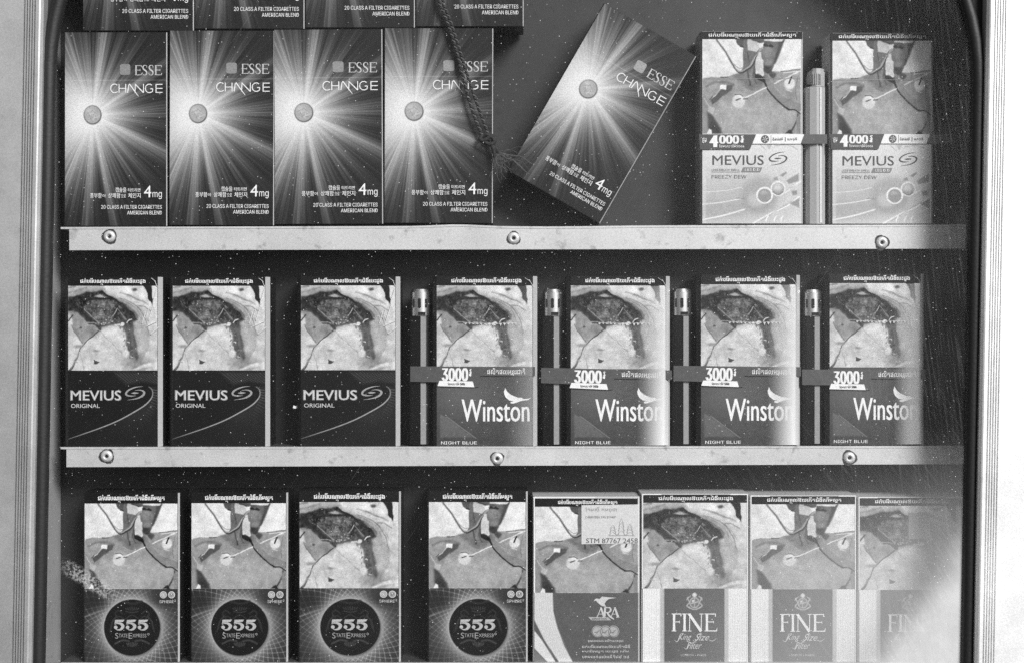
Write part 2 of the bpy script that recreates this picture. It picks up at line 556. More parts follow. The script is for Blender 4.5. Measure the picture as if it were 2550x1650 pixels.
def organ_picture():
    p = Paint(148, 1570, 195, 1450, 200, 176, 194)
    p.warp(15, 80, 95)
    p.grain(14, 200, 5)
    p.poly([(148, 195), (760, 195), (760, 300), (440, 270), (148, 358)], 176, 10)
    p.line([(148, 300), (300, 270), (440, 215)], 26, 140, 14); p.line([(148, 220), (260, 205)], 26, 130, 12)
    # cloth top right
    p.poly([(720, 195), (1345, 195), (1400, 270), (1420, 380), (1500, 520), (1480, 560), (1250, 480), (900, 360), (750, 270)], 206, 12)
    p.ell(1080, 270, 130, 55, 226, 50); p.ell(1330, 300, 60, 70, 226, 40)
    p.line([(980, 300), (1200, 370), (1420, 470)], 22, 160, 14); p.line([(1100, 330), (1330, 420)], 12, 140, 8)
    p.ell(1205, 250, 36, 26, 88, 16)
    # right tissue
    p.poly([(930, 380), (1100, 425), (1240, 520), (1340, 600), (1410, 750), (1445, 900), (1445, 1100), (1300, 1330), (1240, 1100), (1200, 880), (1180, 730), (1100, 490)], 168, 16)
    for pts, w, v in (([(980, 380), (1150, 440), (1280, 540), (1370, 680), (1430, 880)], 13, 88), ([(1250, 520), (1350, 590), (1425, 730)], 10, 112),
                      ([(1270, 500), (1370, 510), (1480, 580)], 14, 100), ([(1000, 410), (1160, 480), (1260, 570), (1320, 700)], 14, 128), ([(1330, 640), (1400, 800)], 9, 205)):
        p.line(pts, w, v, 7, 0.6)
    # opened dark mass
    dark = [(148, 362), (240, 355), (330, 332), (440, 280), (520, 292), (680, 268), (760, 330), (860, 365), (960, 428), (1080, 480), (1180, 560), (1250, 640), (1250, 705),
            (1180, 735), (1195, 870), (1222, 1000), (1240, 1150), (1265, 1260), (1215, 1350), (1140, 1270), (1110, 1150), (1070, 1080), (1080, 930), (1040, 850), (980, 790),
            (880, 775), (780, 795), (690, 805), (640, 850), (570, 770), (470, 770), (390, 680), (290, 590), (148, 560)]
    sd = p.sdpoly(dark)
    p.mix(sd - 36, 128, 46, .55)
    p.mix(sd, 42, 20, 1)
    inside = np.clip(-sd / 40, 0, 1)
    p.ell(640, 570, 300, 150, 74, 140, 0.9); p.ell(720, 510, 190, 70, 100, 80, 0.8); p.ell(560, 630, 120, 70, 104, 70, 0.6)
    p.grain(60, 60, 21, inside); p.grain(52, 24, 24, inside); p.grain(26, 11, 25, inside)
    p.poly([(560, 352), (660, 318), (765, 372), (640, 380)], 160, 16)
    p.line([(350, 420), (600, 390), (830, 380)], 30, 30, 14); p.line([(150, 450), (350, 560), (520, 720)], 70, 34, 30, 0.8)
    p.line([(680, 275), (780, 340), (900, 410), (980, 470)], [18, 26, 30, 18], 22, 5)
    p.line([(1000, 470), (1080, 560), (1130, 680)], 50, 38, 20, 0.8); p.line([(880, 600), (1000, 700), (1060, 780)], 70, 30, 20, 0.9)
    p.line([(400, 540), (640, 748)], 12, 150, 4); p.line([(930, 520), (1075, 695)], 12, 128, 4)
    p.line([(925, 525), (868, 645)], 12, 190, 4); p.line([(1085, 748), (1110, 705), (1160, 690)], 14, 214, 4)
    p.line([(1080, 490), (1180, 570), (1240, 660)], 24, 120, 12, 0.8); p.line([(450, 735), (540, 740), (590, 755)], 12, 190, 6, 0.8)
    p.line([(560, 770), (650, 840)], 40, 26, 8)
    # lower tissue
    p.ell(850, 925, 180, 120, 200, 34)
    p.poly([(200, 622), (300, 600), (400, 690), (470, 772), (580, 782), (630, 860), (540, 940), (380, 1060), (300, 950), (225, 830)], 142, 14)
    p.ell(520, 880, 90, 50, 100, 50, 0.8); p.line([(205, 780), (250, 880), (380, 1040)], 10, 96, 5)
    p.line([(150, 720), (225, 630)], 16, 60, 6); p.ell(355, 815, 22, 16, 70, 8)
    p.line([(630, 868), (500, 970), (370, 1090), (322, 1160)], 15, 34, 4)
    p.line([(322, 1160), (285, 1270), (215, 1400), (165, 1450)], [10, 22, 34, 40], 66, 6)
    p.line([(250, 1300), (190, 1430)], 10, 130, 4)
    p.line([(650, 870), (850, 1050), (1010, 1200)], 8, 112, 4); p.line([(330, 1190), (380, 1320), (405, 1440)], 8, 112, 4)
    p.line([(600, 960), (700, 900), (720, 1000)], 30, 150, 26, 0.7)
    p.poly([(556, 1288), (642, 1330), (600, 1358), (556, 1345)], 44, 7); p.line([(585, 1290), (625, 1315)], 9, 210, 3)
    p.ell(590, 1165, 45, 18, 140, 14); p.ell(320, 1090, 75, 24, 118, 22); p.line([(250, 1320), (300, 1340)], 12, 120, 8)
    # lower right hollow and torn edge
    p.ell(1230, 1330, 190, 110, 118, 90, 0.85)
    p.line([(1160, 850), (1190, 1000), (1220, 1160), (1240, 1260)], 60, 62, 24, 0.85)
    p.line([(1200, 1432), (1370, 1375), (1570, 1350)], [20, 50, 60], 212, 16)
    rs = np.random.RandomState(4)
    for k in range(34):
        t = rs.rand()
        x = np.interp(t, [0, .3, .6, 1], [985, 1050, 1060, 1150]) + rs.randn() * 22
        y = np.interp(t, [0, .3, .6, 1], [780, 900, 1080, 1270]) + rs.randn() * 20
        p.line([(x, y), (x + rs.randn() * 14, y + 10 + rs.rand() * 26)], 8 + rs.rand() * 10, rs.choice([40, 70, 200, 215, 220]), 5, 0.9, 0)
    p.ell(1065, 1200, 48, 58, 224, 20); p.ell(1012, 768, 26, 30, 220, 8); p.line([(890, 785), (970, 768)], 20, 200, 8)
    for k in range(90):
        x = 330 + rs.rand() * 640; y = 430 + rs.rand() * 330
        if y > 560 + (x - 330) * .45 and x < 600: continue
        a_ = rs.normal(0.6, 0.5); l_ = 12 + rs.rand() * 34
        p.line([(x, y), (x + l_ * math.cos(a_), y + l_ * math.sin(a_))], 5 + rs.rand() * 7, rs.choice([150, 170, 190, 28, 34]), 6, 0.5, 0)
    for k in range(22):
        x = 660 + rs.rand() * 260; y = 660 + rs.rand() * 110
        p.ell(x, y, 6 + rs.rand() * 8, 5 + rs.rand() * 6, rs.choice([190, 215, 30]), 5, 0.8)
    p.ell(900, 1000, 420, 300, 206, 260, 0.35); p.ell(300, 1250, 160, 150, 206, 110, 0.4)
    p.grain(26, 150, 33, 1 - inside); p.grain(20, 50, 34, 1 - inside * .6)
    # black corner
    p.poly([(1340, 195), (1475, 195), (1500, 480), (1420, 380), (1412, 300)], 28, 6)
    p.poly([(1478, 195), (1570, 195), (1570, 580), (1502, 490)], 214, 6)
    p.grain(9, 40, 31); p.grain(7, 18, 32)
    return p


PATIENT = patient_picture()
ORGAN = organ_picture()
_mesh = {}


def place_print(painter, name, x0, x1, z0, z1, y, parent):
    """the same printed picture is one shared mesh"""
    key = (id(painter), x0, x1, z0, z1, y)
    if key in _mesh:
        o = bpy.data.objects.new(name, _mesh[key]); COL.objects.link(o)
        return adopt(o, parent)
    o = painter.build(name, x0, x1, z0, z1, y, parent)
    _mesh[key] = o.data
    return o


# ------------------------------------------------------------------ lettering shared by the packs
LUNG = "ជក់បារីបណាលឱយេកីតជំងឺេហីមសួត"
HEART = "ជក់បារីបណាលឱយេកីតជំងឺេបះដូង"


def warning(parent, x0, x1, z0, z1, which, text=None, mband=None):
    """black strip with the warning sentence"""
    b = G(); b.flat([(x0, z0), (x1, z0), (x1, z1), (x0, z1)], -0.9)
    bo = b.build('warning_banner', mband or M_BLACK, parent)
    w = x1 - x0; h = z1 - z0
    if text is None: text = (x0 + w * 0.14, x0 + w * 0.86)
    t = G()
    a, c = text
    t.text(LUNG if which == 'lung' else HEART, a, c, z0 + h * 0.18, z1 - h * 0.12, -1.5, 0.03)
    fx = 0.305 if which == 'lung' else 0.312
    t.text("ត", a + (c - a) * fx, a + (c - a) * (fx + 0.035), z0 + h * 0.06, z0 + h * 0.24, -1.6, 0.03)
    t.build('warning_text', M_WHITE, bo)


def pack_root(name, label, group):
    r = empty(name, 0, 0, 0)
    return tag(r, label, 'cigarette pack', group)


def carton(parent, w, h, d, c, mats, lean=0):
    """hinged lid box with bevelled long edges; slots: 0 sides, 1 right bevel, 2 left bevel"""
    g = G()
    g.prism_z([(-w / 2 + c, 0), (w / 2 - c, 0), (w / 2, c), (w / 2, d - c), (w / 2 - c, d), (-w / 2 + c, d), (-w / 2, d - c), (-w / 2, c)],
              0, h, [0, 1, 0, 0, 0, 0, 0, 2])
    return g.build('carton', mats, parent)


DEPTH = 105


# ---- starburst pack
def starburst_print(w, h):
    nx, ny = 190, 350
    p = Paint(0, w, 0, h, nx, ny, 60)
    cx, cy = 72, 206
    dx, dy = p.X - cx, cy - p.Y
    r = np.hypot(dx, dy) + 1e-6
    th = np.degrees(np.arctan2(dy, dx))
    beams = [(82, 4.5, 110), (96, 5, 30), (109, 5, 60), (70, 3, 34), (58, 3, 22), (34, 4, 62), (24, 3, 14), (3, 5, 44), (-8, 3, 14), (-26, 4.5, 100), (-33, 2.5, 40), (-45, 3, 34), (-56, 2.4, 22),
             (-77.6, 4, 92), (-70, 2.0, 30), (-93, 5, 96), (-104, 3, 30), (-113, 5, 66), (135, 26, 120), (180, 40, 140), (-140, 28, 120)]
    Rr = 100 + 0 * th
    for a, s, k in beams:
        d = (th - a + 180) % 360 - 180
        Rr = Rr + k * np.exp(-(d / s) ** 2)
    # streaks, finer farther out
    thn = th * 1.0
    fine = vnoise(thn * 0.9 + 400, r * 0.004 + 3, 61) - 0.5
    finer = vnoise(thn * 1.9 + 400, r * 0.006 + 9, 62) - 0.5
    Rr = Rr * (1 + 0.24 * fine + 0.2 * finer)
    q = r / Rr
    g = np.exp(-q ** 1.75 * 0.85)
    V = 24 + (204 - 24) * g
    V += 34 * np.exp(-(r / 88) ** 2)
    V += (fine * 18 + finer * 26) * np.clip((r - 45) / 90, 0, 1) * np.clip(1.2 - q * 0.35, 0.25, 1)
    p.V = np.clip(V, 18, 226)
    # capsule
    p.ell(cx, cy, 23.5, 24, 92, 1.5); p.ell(cx - 0.6, cy - 0.8, 21.2, 21.6, 168, 1.6)
    p.ell(cx - 6, cy - 8, 11, 9, 190, 6, 0.8)
    for k in range(12):
        a = k * 1.9; rr = 6 + (k * 5) % 13
        p.line([(cx + rr * math.cos(a), cy + rr * math.sin(a)), (cx + 9 * math.cos(a + 1.2), cy + 9 * math.sin(a + 1.2))], 2.2, 140 if k % 2 else 205, 1.2, 0.8, 0)
    p.line([(0, 120), (w, 119)], 1.5, 225, 0.6, 0.35)
    return p


def make_starburst_pack(label, group):
    W, H = 264, 482
    t = pack_root('cigarette_pack', label, group)
    carton(t, W, H, DEPTH, 2.2, [M_CARD, M_CARD_EDGE, M_CARD])
    x = lambda v: v - W / 2
    z = lambda v: H - v
    pr = starburst_print(W, H)
    pr.build('starburst_print', -W / 2 + 2.2, W / 2 - 2.2, 0.5, H - 0.5, -0.4, t)
    g = G()
    q = []
    for cxx, czz, a0 in ((164.5, 85, 0), (148.5, 85, 90), (148.5, 101, 180), (164.5, 101, 270)):
        for k in range(4):
            a = R(a0 + 30 * k)
            q.append((x(cxx + 5.5 * math.cos(a)), z(czz - 5.5 * math.sin(a))))
    g.flat(q, -1)
    g.build('square_emblem', mat('emblem_silver', 168, 0.3, metal=0.55, grain=0.2), t)
    # thin serif capitals
    g = G()

    def E(x0, zt, zb, wd, k=1.0):
        h = zb - zt
        g.rib([(x(x0 + 2.6), z(zt)), (x(x0 + 2.6), z(zb))], 3.0 * k, -1)
        for zz, e in ((zt + 0.7, wd), (zt + h * 0.49, wd * 0.78), (zb - 0.7, wd)):
            g.rib([(x(x0), z(zz)), (x(x0 + e), z(zz))], 1.3 * k, -1)
        g.rib([(x(x0 + wd - .5), z(zt)), (x(x0 + wd), z(zt + h * .2))], 1.6, -1)
        g.rib([(x(x0 + wd - .5), z(zb)), (x(x0 + wd + .6), z(zb - h * .22))], 1.6, -1)
        g.rib([(x(x0 + wd * .78), z(zt + h * .38)), (x(x0 + wd * .78), z(zt + h * .6))], 1.3, -1)

    def Sx(x0, zt, zb, wd):
        h = zb - zt
        pts = [(.92, .24), (.86, .06), (.55, .0), (.2, .08), (.12, .25), (.3, .42), (.68, .56), (.9, .74), (.78, .94), (.45, 1.0), (.12, .94), (.04, .74)]
        ww = [1.2, 1.3, 1.3, 2.4, 3.0, 3.4, 3.6, 3.0, 2.2, 1.4, 1.3, 1.2]
        g.rib([(x(x0 + a * wd), z(zt + b * h)) for a, b in pts], ww, -1, smooth=5)
    E(182, 82.5, 107, 16.5); Sx(201, 82.5, 107, 12.5); Sx(217, 82.5, 107, 12.5); E(233, 82.5, 107, 17)
    g.build('brand_name', M_LIGHT, t)
    # wide thin lettering with the long slash
    g = G()
    zt, zb = 129, 151
    y0 = -1
    for (xa, kind) in ((119, 'C'), (139, 'H'), (208, 'G'), (234, 'E')):
        if kind in 'CG':
            pts = [(xa + 17.5, zt + 3), (xa + 13, zt + .5), (xa + 7, zt + .8), (xa + 2, zt + 5), (xa + .6, zt + 11), (xa + 2, zt + 17), (xa + 7, zb - .8), (xa + 13, zb - .5), (xa + 18.5, zb - 3)]
            if kind == 'G': pts += [(xa + 19.5, zb - 8), (xa + 19.5, zt + 12), (xa + 13, zt + 12)]
            g.rib([(x(a), z(b)) for a, b in pts], 2.3, y0, smooth=3 if kind == 'C' else 0)
        if kind == 'H':
            for xx in (xa + 2, xa + 19): g.rib([(x(xx), z(zt)), (x(xx), z(zb))], 2.3, y0)
            g.rib([(x(xa + 2), z(zt + 11)), (x(xa + 19), z(zt + 11))], 2.1, y0)
        if kind == 'E':
            g.rib([(x(xa + 2), z(zt)), (x(xa + 2), z(zb))], 2.3, y0)
            for zz in (zt + 1, zt + 11, zb - 1): g.rib([(x(xa + 2), z(zz)), (x(xa + 18.5), z(zz))], 2.1, y0)
    g.rib([(x(163), z(zb)), (x(166), z(zt + 3)), (x(169), z(zt))], 2.2, y0)
    g.rib([(x(168), z(zt)), (x(178), z(zt + 14)), (x(191), z(zb + 9))], [2.4, 2.6, 1.2], y0)
    g.rib([(x(182), z(zb)), (x(183), z(zt + 1))], 2.2, y0)
    g.rib([(x(182), z(zt)), (x(204), z(zb))], 2.5, y0)
    g.rib([(x(204), z(zb)), (x(204), z(zt))], 2.2, y0)
    g.build('variant_name', M_WHITE, t)
    g = G()
    g.text('20 CLASS A FILTER CIGARETTES', x(95), x(251), z(439.8), z(430.3), -1, 0.008, 'sans')
    g.text('AMERICAN BLEND', x(162), x(251), z(453.8), z(444.6), -1, 0.008, 'sans')
    g.text('4', x(205), x(224), z(411), z(382), -1, 0.0)
    g.text('mg', x(227), x(251), z(415.5), z(398), -1, 0.0, 'sans')
    g.text('캡슐을', x(132), x(160), z(398.5), z(386.5), -1, 0.01)
    g.text('터트리면', x(164), x(196), z(397.5), z(388.5), -1, 0.012)
    g.text('풍부함', x(67), x(97), z(413), z(400.5), -1, 0.01)
    g.text('이', x(98.5), x(106), z(411.5), z(403.5), -1, 0.01)
    g.text('상쾌함', x(113), x(145), z(413), z(400.5), -1, 0.01)
    g.text('으로', x(147), x(159), z(411.5), z(403.5), -1, 0.01)
    g.text('체인지', x(165), x(197), z(413), z(400.5), -1, 0.01)
    g.build('small_print', M_WHITE, t)
    return t


# ---- swirl of the two foil packs
def swirl(g, bx0, bx1, bz0, bz1, fat=1.0):
    X = lambda v: bx0 + (v - 1120) / 350 * (bx1 - bx0)
    Z = lambda v: bz1 - (v - 275) / 235 * (bz1 - bz0)
    k = (bx1 - bx0) / 350 * fat
    g.rib([(X(a), Z(b)) for a, b in ((1430, 278), (1310, 292), (1195, 335), (1138, 392), (1160, 428), (1230, 440), (1310, 434))], [a * k for a in (4, 16, 26, 32, 26, 18, 4)], -1, smooth=5)
    g.rib([(X(a), Z(b)) for a, b in ((1290, 348), (1375, 340), (1440, 362), (1452, 395), (1415, 440), (1320, 482), (1160, 508))], [a * k for a in (4, 14, 28, 36, 32, 18, 3)], -1, smooth=5)
    g.rib([(X(1225), Z(392)), (X(1290), Z(390)), (X(1362), Z(388))], [2 * k, 32 * k, 2 * k], -1, smooth=4)


def creases(parent, strokes):
    """little folds of film standing off the card, glints painted as a pale tone"""
    for pts, w in strokes:
        g = G()
        for i in range(len(pts) - 1):
            (ax, az), (bx, bz) = pts[i], pts[i + 1]
            dx, dz = bx - ax, bz - az
            d = math.hypot(dx, dz) or 1
            nx, nz = -dz / d * w / 2, dx / d * w / 2
            n = len(g.v)
            g.v += [(ax - nx, -2.0, az - nz), (bx - nx, -2.0, bz - nz), (bx, -3.6, bz), (ax, -3.6, az), (bx + nx, -2.0, bz + nz), (ax + nx, -2.0, az + nz)]
            g.f += [(n, n + 1, n + 2, n + 3), (n + 3, n + 2, n + 4, n + 5)]; g.m += [0, 0]
        g.build('cellophane_crease', M_FILM, parent)


def tear_strip(parent, xa, xb, z0, seed):
    """puckered tear strip of the wrap: one ribbon whose lower edge wanders"""
    rs = random.Random(seed)
    g = G()
    n = 40
    top = [(xa + (xb - xa) * i / n, z0 + rs.uniform(-.6, .6)) for i in range(n + 1)]
    low = [(p[0], p[1] - (rs.uniform(3, 8) if i % 3 == 1 else rs.uniform(.6, 1.4))) for i, p in enumerate(top)]
    for i in range(n):
        g.quad((low[i][0], -2.4, low[i][1]), (low[i + 1][0], -2.4, low[i + 1][1]), (top[i + 1][0], -2.9, top[i + 1][1]), (top[i][0], -2.9, top[i][1]))
    g.build('tear_strip', M_FILM, parent)


def film_material():
    m = bpy.data.materials.new('pale_film')  # nearly opaque pale tone; paints the glints on the folds
    m.use_nodes = True
    nt = m.node_tree
    nt.nodes.clear()
    o = nt.nodes.new('ShaderNodeOutputMaterial')
    a = nt.nodes.new('ShaderNodeBsdfTransparent')
    b = nt.nodes.new('ShaderNodeBsdfPrincipled')
    b.inputs['Base Color'].default_value = (0.8, 0.8, 0.8, 1)
    b.inputs['Roughness'].default_value = 0.2
    mx = nt.nodes.new('ShaderNodeMixShader')
    mx.inputs[0].default_value = 0.85
    nt.links.new(a.outputs[0], mx.inputs[1]); nt.links.new(b.outputs[0], mx.inputs[2])
    nt.links.new(mx.outputs[0], o.inputs[0])
    return m


M_FILM = film_material()


def sheen_film_material():
    """taut clear wrap: glare mixed in as a pale tone, set per point"""
    m = bpy.data.materials.new('wrap_painted_glare')
    m.use_nodes = True
    nt = m.node_tree
    nt.nodes.clear()
    o = nt.nodes.new('ShaderNodeOutputMaterial')
    a = nt.nodes.new('ShaderNodeBsdfTransparent')
    b = nt.nodes.new('ShaderNodeBsdfPrincipled')
    b.inputs['Base Color'].default_value = (0.85, 0.85, 0.85, 1)
    b.inputs['Roughness'].default_value = 0.45
    b.inputs['Metallic'].default_value = 0.35
    b.inputs['Specular IOR Level'].default_value = 0.8
    mx = nt.nodes.new('ShaderNodeMixShader')
    at = nt.nodes.new('ShaderNodeAttribute'); at.attribute_name = 'print'      # strength of the painted glare
    ml = nt.nodes.new('ShaderNodeMath'); ml.operation = 'MULTIPLY'; ml.inputs[1].default_value = 0.92
    nt.links.new(at.outputs['Fac'], ml.inputs[0]); nt.links.new(ml.outputs[0], mx.inputs[0])
    nt.links.new(a.outputs[0], mx.inputs[1]); nt.links.new(b.outputs[0], mx.inputs[2])
    nt.links.new(mx.outputs[0], o.inputs[0])
    return m


M_WRAP = sheen_film_material()


def make_dark_foil_pack(label, group):
    W, H, C = 255, 422, 10.5
    t = pack_root('cigarette_pack', label, group)
    carton(t, W, H, DEPTH, C, [M_CARD, M_CARD_EDGE, M_CARD])
    x = lambda v: v - W / 2
    z = lambda v: H - v
    p = Paint(0, 232, 0, 190, 170, 140, 20)
    p.grain(5, 60, 8)
    # engine turned field and the bright sweep
    px = lambda a: a / 6.611 - 10 - 11.5
    py = lambda b: b / 6.611 - 2
    sweep = [(px(a), py(b)) for a, b in ((150, 1145), (400, 1062), (700, 960), (1000, 840), (1250, 710), (1450, 590), (1560, 480), (1590, 390), (1570, 320), (1520, 280))]
    ang = np.degrees(np.arctan2(p.Y - py(420), p.X - px(1250)))
    rad = np.hypot(p.X - px(1250), p.Y - py(420))
    fan = np.clip(np.sin(np.radians(ang) * 110), -1, 1)
    below = p.sdpoly(sweep + [(240, py(250)), (240, 195), (-5, 195), (-5, py(1150))])
    msk = np.clip(-below / 3, 0, 1) * np.exp(-np.abs(rad - 50) / 42)
    p.V += msk * (16 + 14 * fan)
    wave = np.sin((p.Y * 1.05 + 5 * np.sin(p.X / 20)) * 1.0) * np.sin((p.X * .8 + 9 * np.sin(p.Y / 28)))
    m2 = np.clip(-p.sdpoly([(105, 0), (240, 0), (240, 40), (190, 32), (150, 40)]) / 8, 0, 1)
    p.V += m2 * (24 + 34 * wave) + (p.Y > 120) * 9 * wave
    p.line(sweep, [0.6, 1.6, 2.2, 2.6, 2.8, 3.0, 2.6, 2.0, 1.6, 1.0], 168, 0.6)
    for k in range(12):
        a = -28 + k * 9
        x0_, y0_ = px(1585) - max(0, k - 4) * 3.2, py(330) + k * 6.2
        p.line([(x0_, y0_), (x0_ + 15, y0_ + 2 + k * 0.8)], [1.8, .9], 120 - k * 6, 0.6, 0.8, 0)
    p.build('front_print', -W / 2 + C, W / 2 - C, 0.5, 190, -0.4, t)
    place_print(ORGAN, 'warning_picture', x(C), x(243.5), z(232), z(22), -0.45, t)
    warning(t, x(C), x(243.5), z(22), z(0.5), 'heart', (x(42), x(213)))
    g = G(); g.text('MEVIUS', x(16), x(150), z(307), z(281), -1, 0.035); swirl(g, x(159), x(212), z(306), z(271))
    g.build('brand_name', M_SILVER, t)
    g = G(); g.text('MEVIUS', x(18), x(148), z(305.6), z(282.4), -1.6, 0)
    g.text('ORIGINAL', x(18), x(93), z(325), z(315), -1, 0.006)
    g.build('variant_name', M_LIGHT, t)
    creases(t, [([(x(236), z(8)), (x(243), z(24))], 1.6), ([(x(228), z(3)), (x(240), z(12))], 1.4), ([(x(214), z(124)), (x(243), z(111))], 2.2), ([(x(226), z(142)), (x(249), z(124))], 3.2),
                ([(x(193), z(112)), (x(201), z(95))], 1.8), ([(x(204), z(116)), (x(212), z(88))], 2.2), ([(x(213), z(104)), (x(220), z(80))], 1.8), ([(x(221), z(108)), (x(234), z(66))], 2.4), ([(x(232), z(62)), (x(242), z(30))], 1.8)])
    return t


def make_bird_pack(label, group):
    W, H, C = 257, 422, 10.5
    t = pack_root('cigarette_pack', label, group)
    carton(t, W, H, DEPTH, C, [M_CARD, M_CARD_EDGE, M_CARD])
    x = lambda v: v - W / 2
    z = lambda v: H - v
    p = Paint(0, 233, 0, 192, 170, 140, 66)
    p.grain(10, 70, 18); p.grain(8, 6, 19)
    p.ell(70, 62, 80, 46, 104, 60, .8)
    tri = [(6, 108), (24, 118), (95, 172), (6, 172)]
    sd = p.sdpoly(tri)
    hat = np.sin((p.Y * 1.7 + p.X * 0.35)) * np.sin(p.X * 1.5 - p.Y * 0.5)
    p.V += np.clip(-sd / 4, 0, 1) * (24 + 26 * hat)
    p.line([(24, 118), (95, 172)], 1.2, 150, 0.6)
    p.build('front_print', -W / 2 + C, W / 2 - C, 0.5, 192, -0.4, t)
    place_print(ORGAN, 'warning_picture', x(C), x(245), z(230), z(23), -0.45, t)
    warning(t, x(C), x(245), z(23), z(0.5), 'heart', (x(46), x(218)))
    g = G(); g.text('Winston', x(71), x(238), z(360), z(305), -1, 0.012)
    g.build('brand_name', M_WHITE, t)
    bx = lambda a: x(175 + (a - 1570) / 435 * 67)
    bz = lambda b: z(276 + (b - 540) / 260 * 39)
    g = G()
    g.flat([(bx(a), bz(b)) for a, b in ((1590, 540), (1620, 600), (1680, 655), (1760, 690), (1800, 705), (1850, 703), (1880, 725), (1950, 722), (2005, 702), (1960, 740), (1850, 757),
                                        (1790, 778), (1720, 802), (1680, 797), (1675, 774), (1730, 765), (1660, 750), (1600, 700), (1575, 640), (1570, 600), (1580, 582))], -1)
    g.build('bird_emblem', M_WHITE, t)
    g = G(); g.text('NIGHT BLUE', x(21), x(109), z(416.5), z(409), -1, 0.012, 'sans')
    g.build('small_print', M_WHITE, t)
    # clear wrap tenting off the front, glare painted in towards the right edge
    n, m = 30, 14
    xs = [x(120) + (W / 2 - 5 - x(120)) * i / n for i in range(n + 1)]
    vv, ff, fac = [], [], []
    for j in range(m + 1):
        zz = 3 + (H - 28) * j / m
        low = 1 - j / m
        for i, xx in enumerate(xs):
            u = i / n
            hump = math.sin(math.pi * min(1, u * 0.93 + 0.02)) ** 1.3
            yy = -2.6 - (4.5 + 6.5 * low) * hump
            if xx > W / 2 - C: yy = max(yy, -2.6 + (xx - W / 2 + C) * 0.95)
            vv.append((xx * S, yy * S, zz * S)); fac.append(min(1, max(0, (u - .38) / .52)) ** 1.4 * (0.3 + 0.7 * low ** 0.7))
    for j in range(m):
        for i in range(n):
            a_ = j * (n + 1) + i
            ff.append((a_, a_ + 1, a_ + n + 2, a_ + n + 1))
    me = bpy.data.meshes.new('cellophane_wrap')
    me.from_pydata(vv, [], ff)
    me.polygons.foreach_set('use_smooth', [True] * len(ff))
    at = me.color_attributes.new('print', 'FLOAT_COLOR', 'POINT')
    at.data.foreach_set('color', [q for f_ in fac for q in (f_, f_, f_, 1)])
    me.materials.append(M_WRAP)
    wo = bpy.data.objects.new('cellophane_wrap', me); COL.objects.link(wo); adopt(wo, t)
    g2 = [([(x(236), z(8)), (x(247), z(26))], 1.8), ([(x(226), z(4)), (x(240), z(14))], 1.4)]
    tear_strip(t, x(78), x(205), z(116), 5)
    creases(t, g2)
    return t


